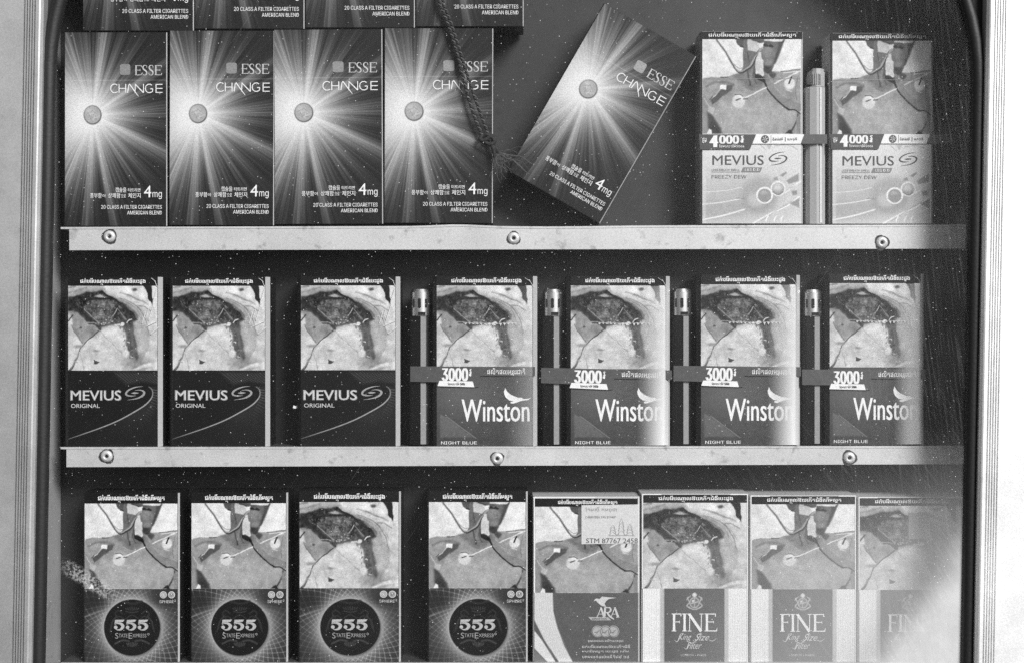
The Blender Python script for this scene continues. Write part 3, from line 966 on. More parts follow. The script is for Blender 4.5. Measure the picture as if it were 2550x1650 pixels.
def make_disc_pack(picture, label, group):
    W, H, C = 240, 419, 4
    t = pack_root('cigarette_pack', label, group)
    carton(t, W, H, DEPTH, C, [M_CARD, M_CARD_EDGE, M_CARD])
    x = lambda v: v - W / 2
    z = lambda v: H - v
    p = Paint(4, 236, 238, 419, 190, 150, 50)
    cx, cy = 122, 334
    r = np.hypot(p.X - cx, p.Y - cy); th = np.arctan2(p.Y - cy, p.X - cx)
    glow = np.exp(-np.clip(r - 70, 0, 200) / 30.0)
    p.V = 30 + 112 * glow + 34 * np.exp(-np.clip(r - 70, 0, 200) / 9.0)
    f = np.sqrt(np.clip(r / 70 - 1, 0, 9))
    for sgn in (1, -1):
        ph = th * 42 / (2 * math.pi) * 1.0 + sgn * f * 5.2
        l = np.abs(ph - np.round(ph))
        wdt = 0.13
        p.V += np.clip(1 - l / wdt, 0, 1) * (66 - 18 * glow) * np.clip((r - 74) / 6, 0, 1) * np.clip(0.35 + 0.65 * np.sin(th * 1.0 + 0.6) ** 2, 0, 1)
    p.line([(4, 308), (60, 288), (90, 280)], 1.2, 150, 0.7)
    p.ell(22, 268, 34, 22, 34, 18, 0.8); p.ell(206, 258, 40, 26, 46, 16, 0.9)
    p.ell(cx + 2.5, cy + 3, 70.5, 70.5, 100, 3, 0.9)
    p.ell(cx, cy, 70, 70, 20, 1.2)
    p.grain(5, 8, 77)
    p.line([(100, 270), (124, 275), (146, 269)], 5, 44, 3)
    # faint arms inside the disc
    for k in range(30):
        a = k / 29 * math.pi
        pass
    for sx in (-1, 1):
        p.line([(cx + sx * 14, 322), (cx + sx * 30, 306), (cx + sx * 46, 316), (cx + sx * 52, 338)], 2, 52, 1)
        p.line([(cx + sx * 24, 300), (cx + sx * 34, 292), (cx + sx * 42, 300), (cx + sx * 34, 312)], 3, 46, 1.5)
        p.line([(cx + sx * 38, 304), (cx + sx * 50, 320), (cx + sx * 56, 346)], 1.6, 56, .8)
        p.line([(cx + sx * 8, 368), (cx + sx * 24, 366), (cx + sx * 42, 374)], 4.5, 58, 1)
    p.line([(cx - 16, 312), (cx, 303), (cx + 16, 312)], 2, 52, 1)
    for k in range(-3, 4):
        p.line([(cx + k * 4.5, 292 - abs(k)), (cx + k * 5.5, 283 + abs(k))], 2.4, 56, 1, 1, 0)
        p.line([(cx + k * 4.4, 371 + abs(k) * .6), (cx + k * 3.6, 382 - abs(k) * 1.4)], 2.6, 64, .8, 1, 0)
    p.line([(cx - 15, 294), (cx, 297), (cx + 15, 294)], 2.5, 56, 1)
    p.build('front_print', x(4), x(236), 0.5, z(238), -0.4, t)
    place_print(PATIENT if picture == 'lung' else ORGAN, 'warning_picture', x(4), x(235), z(238), z(26), -0.45, t)
    warning(t, x(4), x(235), z(26), z(1), picture, (x(37), x(203)))
    g = G()
    for k in range(3):
        o = 77 + k * 29.6
        X = lambda a: x(o + a * 26.5)
        Z = lambda b: z(314 + b * 26.5)
        g.flat([(X(.12), Z(0.02)), (X(1.0), Z(0)), (X(.86), Z(.2)), (X(.4), Z(.27)), (X(.1), Z(.35))], -1)
        g.rib([(X(.13), Z(.02)), (X(.08), Z(.44))], [1.2, 1.2], -1)
        g.rib([(X(.08), Z(.46)), (X(.3), Z(.36)), (X(.62), Z(.38)), (X(.84), Z(.62)), (X(.66), Z(.9)), (X(.34), Z(.96)), (X(.1), Z(.82))], [1, 2.2, 5.5, 8.2, 5.4, 2.2, 1.6], -1, smooth=5)
        g.disc(X(.17), Z(.72), 4.4, -1)
    g.build('number_emblem', mat('number_ink', 178, 0.4, grain=0.2), t)
    g = G()
    g.text('S', x(80), x(88), z(361), z(347), -1, 0.0); g.text('TATE', x(89), x(111), z(358), z(349), -1, 0.006)
    g.text('E', x(113.5), x(122.5), z(361), z(347), -1, 0.0); g.text('XPRESS', x(123), x(158), z(358), z(349), -1, 0.006)
    g.ring(x(163), z(350), 2.2, 1.2, -1)
    g.build('brand_name', M_MID, t)
    g = G()
    for cxx, v in ((200, 0), (220.5, 1)):
        g.disc(x(cxx), z(252.5), 8.7, -1)
    io = g.build('capsule_icon', M_LIGHT, t)
    g = G()
    for cxx in (200, 220.5):
        g.ring(x(cxx), z(252.5), 6.0, 0.9, -1.4)
    g.rib([(x(217.5), z(251)), (x(220.5), z(255)), (x(223.5), z(251))], 1.6, -1.4); g.ring(x(220.5), z(252.5), 3.8, 0.9, -1.4)
    g.ring(x(200), z(252.5), 3, 0.6, -1.4)
    g.build('icon_line', M_INK, io)
    g = G(); g.text('SPHERE', x(190), x(226), z(273), z(266), -1, 0.012, 'sans'); g.text('2', x(227.5), x(231.5), z(269.5), z(264.5), -1, 0.008, 'sans')
    g.build('small_print', M_LIGHT, t)
    return t


def make_eagle_pack(label, group):
    W, H, C = 266, 411, 4
    t = pack_root('cigarette_pack', label, group)
    carton(t, W, H, DEPTH, C, [M_CARD_LIGHT, M_CARD_EDGE, M_CARD_LIGHT])
    X = lambda a: a / 3.583 - 8          # enlarged drawing units to pack pixels
    Y = lambda b: b / 3.583 - 15
    x = lambda v: v - W / 2
    z = lambda v: H - v
    p = Paint(4, 262, 239, H, 180, 130, 88)
    p.grain(8, 50, 41); p.grain(7, 5, 42)
    P = lambda L: [(X(a), Y(b)) for a, b in L]
    p.poly(P([(-40, 900), (205, 900), (212, 1080), (250, 1230), (310, 1390), (385, 1530), (262, 1530), (130, 1330), (20, 1110), (-40, 980)]), 208, 0.8)
    for k in range(9):
        o = k * 20
        p.line(P([(40 + o, 915), (50 + o, 1080), (90 + o, 1230), (150 + o, 1360), (215 + o * .9, 1500)]), 0.8, 172, 0.5, .7)
    p.poly(P([(-20, 1180), (30, 1235), (110, 1335), (232, 1530), (160, 1530), (30, 1395), (-20, 1350)]), 212, 0.8)
    p.poly(P([(-20, 1360), (30, 1405), (150, 1530), (-20, 1530)]), 118, 0.8)
    p.build('front_print', x(4), x(262), 0.5, z(239), -0.4, t)
    place_print(PATIENT, 'warning_picture', x(6), x(261), z(239.5), z(25), -0.45, t)
    warning(t, x(5), x(261), z(25), z(4.5), 'lung', (x(62), x(210)))
    g = G()
    g.rib([(x(1), z(3)), (x(155), z(3))], 2.4, -1); g.rib([(x(3.5), z(1)), (x(3.5), z(239))], 2.4, -1); g.rib([(x(263.5), z(1)), (x(263.5), z(239))], 2.4, -1)
    g.build('lid_edge', M_WHITE, t)
    g = G()
    Q = lambda L: [(x(X(a)), z(Y(b))) for a, b in L]
    g.flat(Q([(572, 985), (582, 966), (600, 960), (622, 966), (645, 944), (700, 950), (775, 955), (705, 966), (682, 985), (668, 1008), (684, 1036), (640, 1026), (605, 998), (592, 980)]), -1)
    for o, s in ((598, 1), (722, 1)):
        g.rib(Q([(o, 1135), (o + 40, 1040)]), [1.6, 2.0], -1); g.rib(Q([(o + 36, 1040), (o + 66, 1125)]), [4.2, 5.4], -1)
        g.rib(Q([(o + 18, 1100), (o + 52, 1100)]), 1.5, -1); g.rib(Q([(o + 48, 1128), (o + 80, 1128)]), 1.4, -1)
    g.rib(Q([(672, 1040), (668, 1120)]), 4.8, -1)
    g.rib(Q([(672, 1042), (715, 1044), (722, 1066), (705, 1084), (676, 1086)]), [2, 3.5, 4.6, 3, 1.4], -1, smooth=4)
    g.rib(Q([(690, 1086), (715, 1120), (752, 1146)]), [3.5, 4.5, 2], -1, smooth=4)
    g.build('brand_name', M_LIGHT, t)
    g = G()
    g.flat(Q([(522, 1126), (700, 1128), (728, 1156), (550, 1156)]), -1)
    for cxx in (605, 676, 748):
        g.disc(x(X(cxx)), z(Y(1254)), 14.5, -1)
    io = g.build('medal_emblem', mat('medal_ink', 168, 0.5, grain=0.2), t)
    g = G()
    for cxx in (605, 676, 748):
        g.ring(x(X(cxx)), z(Y(1254)), 12.5, 1.2, -1.6)
        g.rib(Q([(cxx - 26, 1262), (cxx - 5, 1266), (cxx + 20, 1240)]), [1, 3, 1], -1.6)
    g.text('KINGS SIZE', x(X(560)), x(X(690)), z(Y(1149)), z(Y(1133)), -1.6, 0.0, 'sans')
    g.build('emblem_line', mat('medal_line', 112, 0.5), io)
    g = G()
    for a, b, yy, s in ((520, 835, 1340, 'គុណភាពល្អ ផលិតេនកមពុជា'.replace('្', '')), (465, 895, 1388, 'ជក់បារីបណាលឱយេកីតជំងឺ'), (465, 885, 1433, 'មហារីកសួត េបះដូង េហីម'), (465, 885, 1478, 'ហាមលក់ដល់អនីតិជន ១៨')):
        g.text(s, x(X(a)), x(X(b)), z(Y(yy + 14)), z(Y(yy - 16)), -1, 0.022)
    g.build('small_print', M_LIGHT, t)
    tax_stamp(t, x(X(462)), x(X(972)), z(Y(478)), z(Y(130)), True)
    return t


def tax_stamp(parent, x0, x1, z0, z1, full):
    g = G(); g.slab([(x0, z0), (x1, z0 + 2), (x1, z1 + 2), (x0, z1)], -1.6, -0.7)
    so = g.build('tax_stamp', mat('stamp_paper', 205 if full else 150, 0.6, grain=0.12), parent)
    if not full: return
    w, h = x1 - x0, z1 - z0
    X = lambda u: x0 + u * w
    Z = lambda v: z1 - v * h
    g = G()
    g.text('ែតម្របី កមពុជា'.replace('្', ''), X(.07), X(.62), Z(.18), Z(.05), -1.9, 0.01)
    g.text('CAMBODIA TAX STAMP', X(.07), X(.6), Z(.33), Z(.275), -1.9, 0.01, 'sans')
    # towers of the temple, fine lines
    for cxx, hh in ((.55, .26), (.70, .42), (.85, .28)):
        for k in range(4):
            f = k / 4
            g.rib([(X(cxx - .075 + f * .06), Z(.76 - hh * f)), (X(cxx), Z(.76 - hh * (f + .28))), (X(cxx + .075 - f * .06), Z(.76 - hh * f))], .7, -1.9)
        g.rib([(X(cxx - .05), Z(.76)), (X(cxx - .03), Z(.76 - hh * .8))], .7, -1.9); g.rib([(X(cxx + .05), Z(.76)), (X(cxx + .03), Z(.76 - hh * .8))], .7, -1.9)
    g.rib([(X(.48), Z(.77)), (X(.94), Z(.77))], .8, -1.9)
    g.build('stamp_line', M_MID, so)
    g = G(); g.text('STM 87767 2458', X(.08), X(.985), Z(.97), Z(.845), -1.9, 0.006)
    g.build('stamp_number', mat('stamp_ink', 84, 0.5), so)


def make_panel_pack(picture, label, group, stamp=False):
    W, H, C = 268, 417, 4
    t = pack_root('cigarette_pack', label, group)
    carton(t, W, H, DEPTH, C, [M_CARD_LIGHT, M_CARD_EDGE, M_CARD_LIGHT])
    X = lambda a: a / 3.583 - 7
    Y = lambda b: b / 3.583 - 9
    x = lambda v: v - W / 2
    z = lambda v: H - v
    p = Paint(4, 264, 235, H, 200, 120, 236)
    for a in list(range(8, 46, 6)) + list(range(222, 266, 6)):
        p.line([(a, 235), (a, H)], 0.8, 196, 0.5, 0.7, 0)
    p.poly([(47, 230), (218, 230), (218, 420), (47, 420)], 186, 0.6)
    p.poly([(56, 230), (209, 230), (209, 420), (56, 420)], 150, 0.6)
    p.poly([(58, 230), (207, 230), (207, 420), (58, 420)], 60, 0.6)
    p.poly([(59.5, 230), (205.5, 230), (205.5, 420), (59.5, 420)], 80, 0.6)
    p.grain(6, 6, 52); p.grain(6, 50, 53)
    # crest
    cx, cy = 133, 266
    p.ell(cx, cy + 4, 13, 14, 170, 1); p.ell(cx, cy + 4, 10, 11, 104, 1); p.line([(cx - 8, cy + 6), (cx + 8, cy + 2)], 2.5, 190, .8, 1, 0); p.line([(cx, cy - 6), (cx, cy + 14)], 2.2, 180, .8, 1, 0)
    p.ell(cx - 4, cy, 3, 3, 205, 1); p.ell(cx, cy - 15, 6, 5, 206, 1.2); p.ell(cx, cy - 17, 3, 4, 215, 1)
    for s in (-1, 1):
        p.line([(cx + s * 10, cy - 12), (cx + s * 17, cy - 6), (cx + s * 13, cy + 3), (cx + s * 19, cy + 12), (cx + s * 12, cy + 16)], [2, 3.4, 2.4, 3.4, 2], 176, 1)
        p.line([(cx + s * 18, cy - 10), (cx + s * 20, cy - 2)], 1.6, 165, .8, 1, 0)
    p.line([(cx - 15, cy + 16), (cx, cy + 21), (cx + 15, cy + 16)], 2.6, 186, .8)
    p.build('front_print', x(4), x(264), 0.5, z(235), -0.4, t)
    place_print(PATIENT if picture == 'lung' else ORGAN, 'warning_picture', x(5), x(264), z(235), z(22), -0.45, t)
    warning(t, x(5), x(264), z(22), z(2), picture, (x(43), x(229)))
    g = G()
    g.rib([(x(2), z(1.6)), (x(50), z(1.6))], 2.2, -1.2); g.rib([(x(222), z(1.6)), (x(266), z(1.6))], 2.2, -1.2)
    g.rib([(x(3), z(1)), (x(3), z(235))], 2, -1.2); g.rib([(x(265), z(1)), (x(265), z(H))], 2.0, -1.2)
    g.build('lid_edge', M_WHITE, t)
    g = G()
    F = lambda a, b: (x(X(a)), z(Y(b)))
    st = 5.6

    def bar(a0, a1, b, w=1.9): g.rib([F(a0, b), F(a1, b)], w, -1)
    for a in (318, 412, 612):
        g.rib([F(a, 1098), F(a, 1175), F(a, 1252)], [6.4, 5.2, 6.6], -1)
        bar(a - 22, a + 20, 1099.5); bar(a - 22, a + 20, 1251)
    bar(318, 382, 1100, 2.4); g.rib([F(382, 1097), F(378, 1120)], [1, 2.6], -1); bar(318, 366, 1170, 2.0); g.rib([F(366, 1160), F(366, 1182)], 1.6, -1)
    bar(612, 690, 1100, 2.4); g.rib([F(690, 1097), F(687, 1122)], [1, 2.6], -1); bar(612, 672, 1170, 2.0); g.rib([F(672, 1160), F(672, 1182)], 1.6, -1)
    bar(612, 700, 1250, 2.4); g.rib([F(704, 1222), F(697, 1253)], [1, 2.6], -1)
    g.rib([F(458, 1098), F(456, 1252)], [2.4, 2.0], -1); g.rib([F(452, 1098), F(560, 1254)], [6.6, 7.0], -1); g.rib([F(562, 1100), F(560, 1250)], [2.0, 2.4], -1)
    bar(436, 462, 1099.5); bar(440, 474, 1251); bar(544, 580, 1099.5)
    g.build('brand_name', M_WHITE, t)
    g = G()
    g.text('King', *[F(352, 0)[0], F(476, 0)[0]], z(Y(1346)), z(Y(1276)), -1, -0.004, None, 0.5)
    g.text('Size', *[F(502, 0)[0], F(634, 0)[0]], z(Y(1336)), z(Y(1276)), -1, -0.004, None, 0.5)
    g.text('Filter', *[F(428, 0)[0], F(566, 0)[0]], z(Y(1410)), z(Y(1350)), -1, -0.004, None, 0.5)
    g.rib([F(320, 1330), F(345, 1345), F(378, 1300), F(400, 1272), F(372, 1280)], [.8, 1.6, 1.4, 1.6, .8], -1, smooth=5)
    g.rib([F(484, 1330), F(510, 1342), F(548, 1296), F(560, 1270), F(536, 1278)], [.8, 1.6, 1.4, 1.6, .8], -1, smooth=5)
    g.rib([F(628, 1330), F(664, 1340), F(696, 1318)], [1, 1.6, .6], -1, smooth=4)
    g.rib([F(404, 1398), F(432, 1410), F(462, 1366), F(520, 1350)], [.8, 1.6, 1.2, .6], -1, smooth=5)
    g.text('LONDON • PARIS', F(378, 0)[0], F(604, 0)[0], z(Y(1474)), z(Y(1455)), -1, 0.0, 'sans')
    g.build('small_print', M_LIGHT, t)
    if stamp:
        tax_stamp(t, x(128), x(182), z(107), z(40), False)
    return t


def make_pale_pack(label, group):
    W, H, C = 256, 476, 5
    t = pack_root('cigarette_pack', label, group)
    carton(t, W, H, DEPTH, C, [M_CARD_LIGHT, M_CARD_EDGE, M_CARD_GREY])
    X = lambda a: a / 6.159 - 13.5
    Y = lambda b: b / 6.159 + 240
    x = lambda v: v - W / 2
    z = lambda v: H - v
    p = Paint(5, 251, 254, H, 180, 165, 216)
    p.ell(60, 420, 150, 70, 176, 70, .9)
    p.line([(X(100), Y(1280)), (X(700), Y(1200)), (X(1100), Y(1100))], 40, 164, 16, .7)
    p.ell(X(990), Y(1010), 46, 46, 150, 14, .6); p.ell(X(940), Y(1090), 22, 18, 205, 8, .6)
    P = lambda L: [(X(a), Y(b)) for a, b in L]
    for L, w, v in (([(110, 980), (480, 950), (720, 900)], 1.6, 222), ([(110, 1165), (420, 1130), (700, 1080)], 2.2, 226), ([(110, 1400), (450, 1330), (760, 1240)], 3.4, 230),
                    ([(880, 1460), (1150, 1310), (1430, 1180), (1600, 1040)], 3.2, 232), ([(760, 1080), (640, 1070)], 1.2, 120), ([(1540, 860), (1660, 790)], 4, 230), ([(1380, 990), (1450, 940)], 3, 226)):
        p.line(P(L), w, v, .8)
    p.line(P([(1010, 1420), (1280, 1240), (1480, 1120)]), 1.2, 130, .6, .6)
    for L in ([(1300, 720), (1400, 660), (1410, 690), (1340, 740)], [(1400, 800), (1590, 690), (1590, 810), (1440, 850)], [(1480, 960), (1560, 950), (1570, 1010), (1500, 1030)], [(1200, 760), (1260, 740), (1280, 790), (1210, 800)],
              [(1450, 1150), (1600, 1070), (1600, 1220)]):
        p.poly(P(L), 140, 2, .9)
    p.ell(X(1275), Y(922), 18.5, 18.5, 236, 1.2); p.ell(X(1275), Y(926), 15.5, 15, 158, 1.6); p.ell(X(1270), Y(900), 11, 9, 206, 6)
    p.line(P([(1195, 970), (1275, 1015), (1350, 975)]), 2.5, 116, 1.4)
    p.ell(X(1068), Y(1025), 21, 21, 234, 1); p.ell(X(1068), Y(1026), 16.6, 16.6, 148, 1.2); p.ell(X(1055), Y(985), 9, 5, 172, 3)
    p.line(P([(960, 1060), (1068, 1135), (1165, 1070)]), 1.6, 110, 1, .6)
    for a in (1100, 1225, 1325):
        p.line(P([(a - 8, 1420), (a, 1380), (a + 25, 1340)]), 3, 236, .8)
    p.line(P([(1230, 270), (1370, 255), (1500, 280), (1570, 330)]), 1.2, 150, .7)
    p.poly(P([(1090, 245), (1180, 245), (1140, 335)]), 176, .8, .8); p.line(P([(1005, 255), (1090, 335)]), 1.2, 150, .6, 1, 0)
    p.poly([(5, 260), (14, 260), (14, 480), (5, 480)], 214, 2, .5)
    p.grain(6, 30, 63); p.grain(6, 6, 64)
    p.build('front_print', x(5), x(251), 0.5, z(254), -0.4, t)
    place_print(PATIENT, 'warning_picture', x(5), x(250), z(254), z(19), -0.45, t)
    warning(t, x(0.5), x(254), z(19), z(0.5), 'lung', (x(20), x(238)))
    g = G(); g.text('MEVIUS', x(30), x(158), z(331), z(307), -1, 0.004); swirl(g, x(170), x(217), z(332), z(298), 0.8)
    g.build('brand_name', M_INK, t)
    g = G(); g.flat([(x(X(a)), z(Y(b))) for a, b in ((740, 598), (1035, 598), (1000, 672), (705, 672))], -1)
    lo = g.build('variant_badge', mat('badge_grey', 122, 0.5), t)
    g = G(); g.text('LBS D.D', x(X(765)), x(X(985)), z(Y(655)), z(Y(614)), -1.5, 0.008, 'sans'); g.build('badge_text', M_WHITE, lo)
    g = G(); g.text('LESS BREATH SMELL', x(28.7), x(98), z(345.8), z(340.8), -1, 0.0, 'sans'); g.text('FREEZY DEW', x(28), x(115), z(364.5), z(356), -1, 0.0, 'sans')
    g.rib([(x(28), z(348.5)), (x(99), z(348.5))], .8, -1)
    g.build('small_print', M_MID if False else mat('soft_ink', 104, 0.5), t)
    g = G(); g.rib([(x(6), z(117)), (x(249), z(117))], 1.0, -1.2); g.build('lid_seam', M_MID, t)
    return t


def put(t, px_left, px_right, w, py_base, py_top, h, ry=0.0, y=0.0):
    t.location = (WX((px_left + px_right) / 2), y, WZ(py_base))
    t.scale = ((px_right - px_left) / w, 1, (py_base - py_top) / h)
    t.rotation_euler = (0, ry, 0)
    return t


def relabel(o, label): o['label'] = label; return o


# ------------------------------------------------------------------ the cabinet (large structure)
def worn_metal(name, v, rough, metal, stain, streak=False, seed=0.0):
    m = bpy.data.materials.new(name)
    m.use_nodes = True
    nt = m.node_tree
    p = nt.nodes['Principled BSDF']
    p.inputs['Metallic'].default_value = metal
    tc = nt.nodes.new('ShaderNodeTexCoord')
    mp = nt.nodes.new('ShaderNodeMapping'); mp.inputs['Location'].default_value = (seed, seed, 0)
    nt.links.new(tc.outputs['Object'], mp.inputs['Vector'])

    def noise(scale, detail=4, vec=None):
        n = nt.nodes.new('ShaderNodeTexNoise'); n.inputs['Scale'].default_value = scale; n.inputs['Detail'].default_value = detail
        nt.links.new((vec or mp).outputs[0], n.inputs['Vector']); return n

    def rng(src, a, b, c, d):
        r = nt.nodes.new('ShaderNodeMapRange')
        for k, val in zip(('From Min', 'From Max', 'To Min', 'To Max'), (a, b, c, d)): r.inputs[k].default_value = val
        nt.links.new(src, r.inputs['Value']); return r

    def mul(a, b):
        q = nt.nodes.new('ShaderNodeMath'); q.operation = 'MULTIPLY'
        nt.links.new(a, q.inputs[0])
        if isinstance(b, float): q.inputs[1].default_value = b
        else: nt.links.new(b, q.inputs[1])
        return q
    fine = rng(noise(1300, 3).outputs['Fac'], .3, .7, .88, 1.1)
    spots = rng(noise(190, 5).outputs['Fac'], .60, .74, 1.0, 1 - stain)
    pits = rng(noise(620, 2).outputs['Fac'], .68, .76, 1.0, 1 - stain * .8)
    cloud = rng(noise(26, 3).outputs['Fac'], .3, .7, .9, 1.08)
    q = mul(mul(mul(mul(fine.outputs[0], spots.outputs[0]).outputs[0], pits.outputs[0]).outputs[0], cloud.outputs[0]).outputs[0], lin(v))
    nt.links.new(q.outputs[0], p.inputs['Base Color'])
    rr = rng(noise(90, 3).outputs['Fac'], .3, .7, rough * .85, rough * 1.15)
    nt.links.new(rr.outputs[0], p.inputs['Roughness'])
    return m


M_RAIL = worn_metal('worn_aluminium', 208, 0.5, 0.3, 0.4)
M_FRAME = worn_metal('brushed_aluminium_frame', 188, 0.4, 0.6, 0.12, seed=0.4)
M_FRAME_R = worn_metal('lit_side_aluminium_frame', 238, 0.42, 0.35, 0.08, seed=1.7)  # same aluminium; stronger light on the right rail put into its tone
M_WALL = worn_metal('cabinet_wall', 160, 0.6, 0.0, 0.25, seed=2.2)
M_BACK = worn_metal('cabinet_back', 44, 0.55, 0.0, 0.45, seed=3.1)
M_DECK = worn_metal('dark_shelf_top', 62, 0.7, 0.0, 0.5, seed=5.0)  # darker tone of the deck behind its front edge
M_RUBBER = mat('black_rubber', 20, 0.55, grain=0.25, gscale=700, bump=0.2)
M_GAP = mat('door_infill_black', 12, 0.7)
M_DIRT = mat('grime', 58, 0.9, grain=0.4, gscale=500)

KG = 0.96                                     # glass plane seen from the camera against the pack plane
KF = 0.951
cab = tag(empty('display_cabinet', 0, 0, WZ(2760)), 'aluminium framed glass fronted display cabinet holding rows of cigarette packs', 'display cabinet')
ZB = 2760


def cz(py): return (ZB - py)                  # cabinet height over its base, in pixels


XL, XR = -1161, 1168
BK = 118
g = G(); g.box(XL - 10, XR + 10, BK, BK + 12, cz(2760), cz(-560)); g.build('back_panel', M_BACK, cab)
g = G(); g.box(XL - 12, XL, -128, BK, cz(2750), cz(-548)); g.build('side_wall', M_WALL, cab)
g = G(); g.box(XR, XR + 12, -128, BK, cz(2750), cz(-548)); g.build('side_wall', M_WALL, cab)
g = G(); g.box(XL - 12, XR + 12, -128, BK, cz(-548), cz(-560)); g.build('top_panel', M_WALL, cab)
g = G(); g.box(XL - 12, XR + 12, -128, BK, cz(2760), cz(2750)); g.build('bottom_panel', M_WALL, cab)


def shelf(base_l, base_r, lip_l, lip_r, rivets, x_lip=175, warp=None):
    """angle section: deck under the packs and a lip in front"""
    g = G()
    n = 60
    xs = [-1275 + 154 + i * (2278.0 - 30) / n for i in range(n + 1)]

    def top(xx):
        f = (xx + 1275 - 160) / 2150
        w = 0
        if warp:
            for c, s, a in warp: w += a * math.exp(-((xx + 1275 - c) / s) ** 2)
        return cz(base_l + (base_r - base_l) * f) + w

    def low(xx):
        f = (xx + 1275 - 160) / 2150
        return cz(lip_l + (lip_r - lip_l) * f)
    lx = [q for q in xs if q >= x_lip - 1275]
    lx[0] = x_lip - 1275
    for a, b in zip(xs[:-1], xs[1:]):          # deck: top, front edge, underside
        ta, tb = top(a) - .4, top(b) - .4
        g.quad((a, -9, ta), (b, -9, tb), (b, -1, tb), (a, -1, ta))
        g.quad((a, -1, ta), (b, -1, tb), (b, BK - .5, tb), (a, BK - .5, ta), 1)
        g.quad((a, -9, ta - 5), (b, -9, tb - 5), (b, -9, tb), (a, -9, ta))
        g.quad((a, BK - .5, ta - 5), (b, BK - .5, tb - 5), (b, -9, tb - 5), (a, -9, ta - 5))
    for a, b in zip(lx[:-1], lx[1:]):          # lip
        ta, tb, la, lb = top(a) - 5.6, top(b) - 5.6, low(a), low(b)
        g.quad((a, -8, la), (b, -8, lb), (b, -8, tb), (a, -8, ta))
        g.quad((a, -2, la), (b, -2, lb), (b, -8, lb), (a, -8, la))
        g.quad((b, -2, lb), (a, -2, la), (a, -2, ta), (b, -2, tb))
    a = lx[0]
    g.quad((a, -2, low(a)), (a, -8, low(a)), (a, -8, top(a) - 5.6), (a, -2, top(a) - 5.6))
    o = g.build('shelf', [M_RAIL, M_DECK], cab)
    for k, (px, py) in enumerate(rivets):
        g = G()
        cx_, cz_ = px - 1275, cz(py)
        g.lathe([(15, -8), (14.5, -9.5), (12, -12), (8.5, -13.6), (6, -13.2), (4.6, -11.5), (4.2, -8.2), (0.01, -8.2)], cx_, cz_)
        rv = g.build('rivet', M_RAIL, o, smooth=True)
        g = G(); g.disc(cx_, cz_, 4.2, -8.4, 16)
        g.build('rivet_hole', M_GAP, rv)
        g = G()
        # ring of grime round the head
        pts = []
        rs = random.Random(px)
        for i in range(40):
            q = 2 * math.pi * i / 40
            rr = (18 if k != 1 else 16.2) + 1.6 * math.sin(3 * q + px) + rs.random() * 1.8
            pts.append((cx_ + rr * math.cos(q), cz_ + rr * math.sin(q)))
        g.flat(pts, -8.3)
        g.build('grime', M_DIRT, rv)
    return o


shelf(566, 560, 624, 620, [(275, 590), (1279, 594), (2194, 605)], 175, [(1140, 70, 4.0), (1380, 160, -2.0)])
shelf(1111, 1108, 1161, 1154, [(268, 1134), (1238, 1140), (2113, 1138)], 168)
shelf(1647, 1646, 1700, 1698, [(262, 1676)], 168)

# ---- door: frame, gasket and glass lean together by about a degree
door = empty('door', 0, 0, 0)
adopt(door, cab)
door.location = (0, 0, cz(825) * S)
door.rotation_euler = (0, R(1.075), 0)
FY = -175
edgeL, edgeR = (91 - 1275) * KF, (2445 - 1275) * KF
ZT, ZL = 1500, -1900
for side, xe in (('l', edgeL), ('r', edgeR)):
    s = 1 if side == 'l' else -1
    prof = [(0, -128), (0, FY + 9), (-5, FY + 2), (-8, FY)]
    q = -16
    for k in range(5):
        prof += [(q, FY), (q - 0.6, FY + 7), (q - 2.9, FY + 7), (q - 3.5, FY)]
        q -= 6.1
    prof += [(-52, FY), (-260, FY), (-260, -128)]
    pts = [(xe + s * a, b) for a, b in prof]
    if s == -1: pts = pts[::-1]
    ar = sum(pts[i][0] * pts[(i + 1) % len(pts)][1] - pts[(i + 1) % len(pts)][0] * pts[i][1] for i in range(len(pts)))
    if ar < 0: pts = pts[::-1]
    g = G(); g.prism_z(pts, ZL, ZT)
    g.build('frame_rail', M_FRAME if side == 'l' else M_FRAME_R, door)


def rrect(x0, x1, z0, z1, r, n=18):
    out = []
    for cx_, cz_, a0 in ((x1 - r, z1 - r, 0), (x0 + r, z1 - r, 90), (x0 + r, z0 + r, 180), (x1 - r, z0 + r, 270)):
        for i in range(n + 1):
            a = R(a0 + 90 * i / n)
            out.append((cx_ + r * math.cos(a), cz_ + r * math.sin(a)))
    return out


gi = ((125 - 1275) * KG, (2410 - 1275) * KG)
RAD = 600
gz1, gz0 = (825 - 190) * KG + RAD, -1800
inner = rrect(gi[0], gi[1], gz0, gz1, RAD)
GW = 32 * KG
# black infill between gasket and frame
g = G()
outer = rrect(gi[0] - GW * .6, gi[1] + GW * .6, gz0 - GW * .6, gz1 + GW * .6, RAD + GW * .6)
n = len(outer)
big = []
for (a, b) in outer:
    big.append((a, b))
bx0, bx1, bz0, bz1 = edgeL - 1, edgeR + 1, ZL + 4, ZT - 4
far = []
for (a, b) in outer:
    # push each point outward onto the rectangle
    cx_ = (bx0 + bx1) / 2; cz_ = (bz0 + bz1) / 2
    dx, dz = a - cx_, b - cz_
    k = min((bx1 - cx_) / abs(dx) if abs(dx) > 1e-6 else 1e9, (bz1 - cz_) / abs(dz) if abs(dz) > 1e-6 else 1e9)
    far.append((cx_ + dx * k, cz_ + dz * k))
for i in range(n):
    j = (i + 1) % n
    g.quad((outer[i][0], -136, outer[i][1]), (outer[j][0], -136, outer[j][1]), (far[j][0], -136, far[j][1]), (far[i][0], -136, far[i][1]))
    g.quad((outer[j][0], -129, outer[j][1]), (outer[i][0], -129, outer[i][1]), (far[i][0], -129, far[i][1]), (far[j][0], -129, far[j][1]))
g.build('door_infill', M_GAP, door)
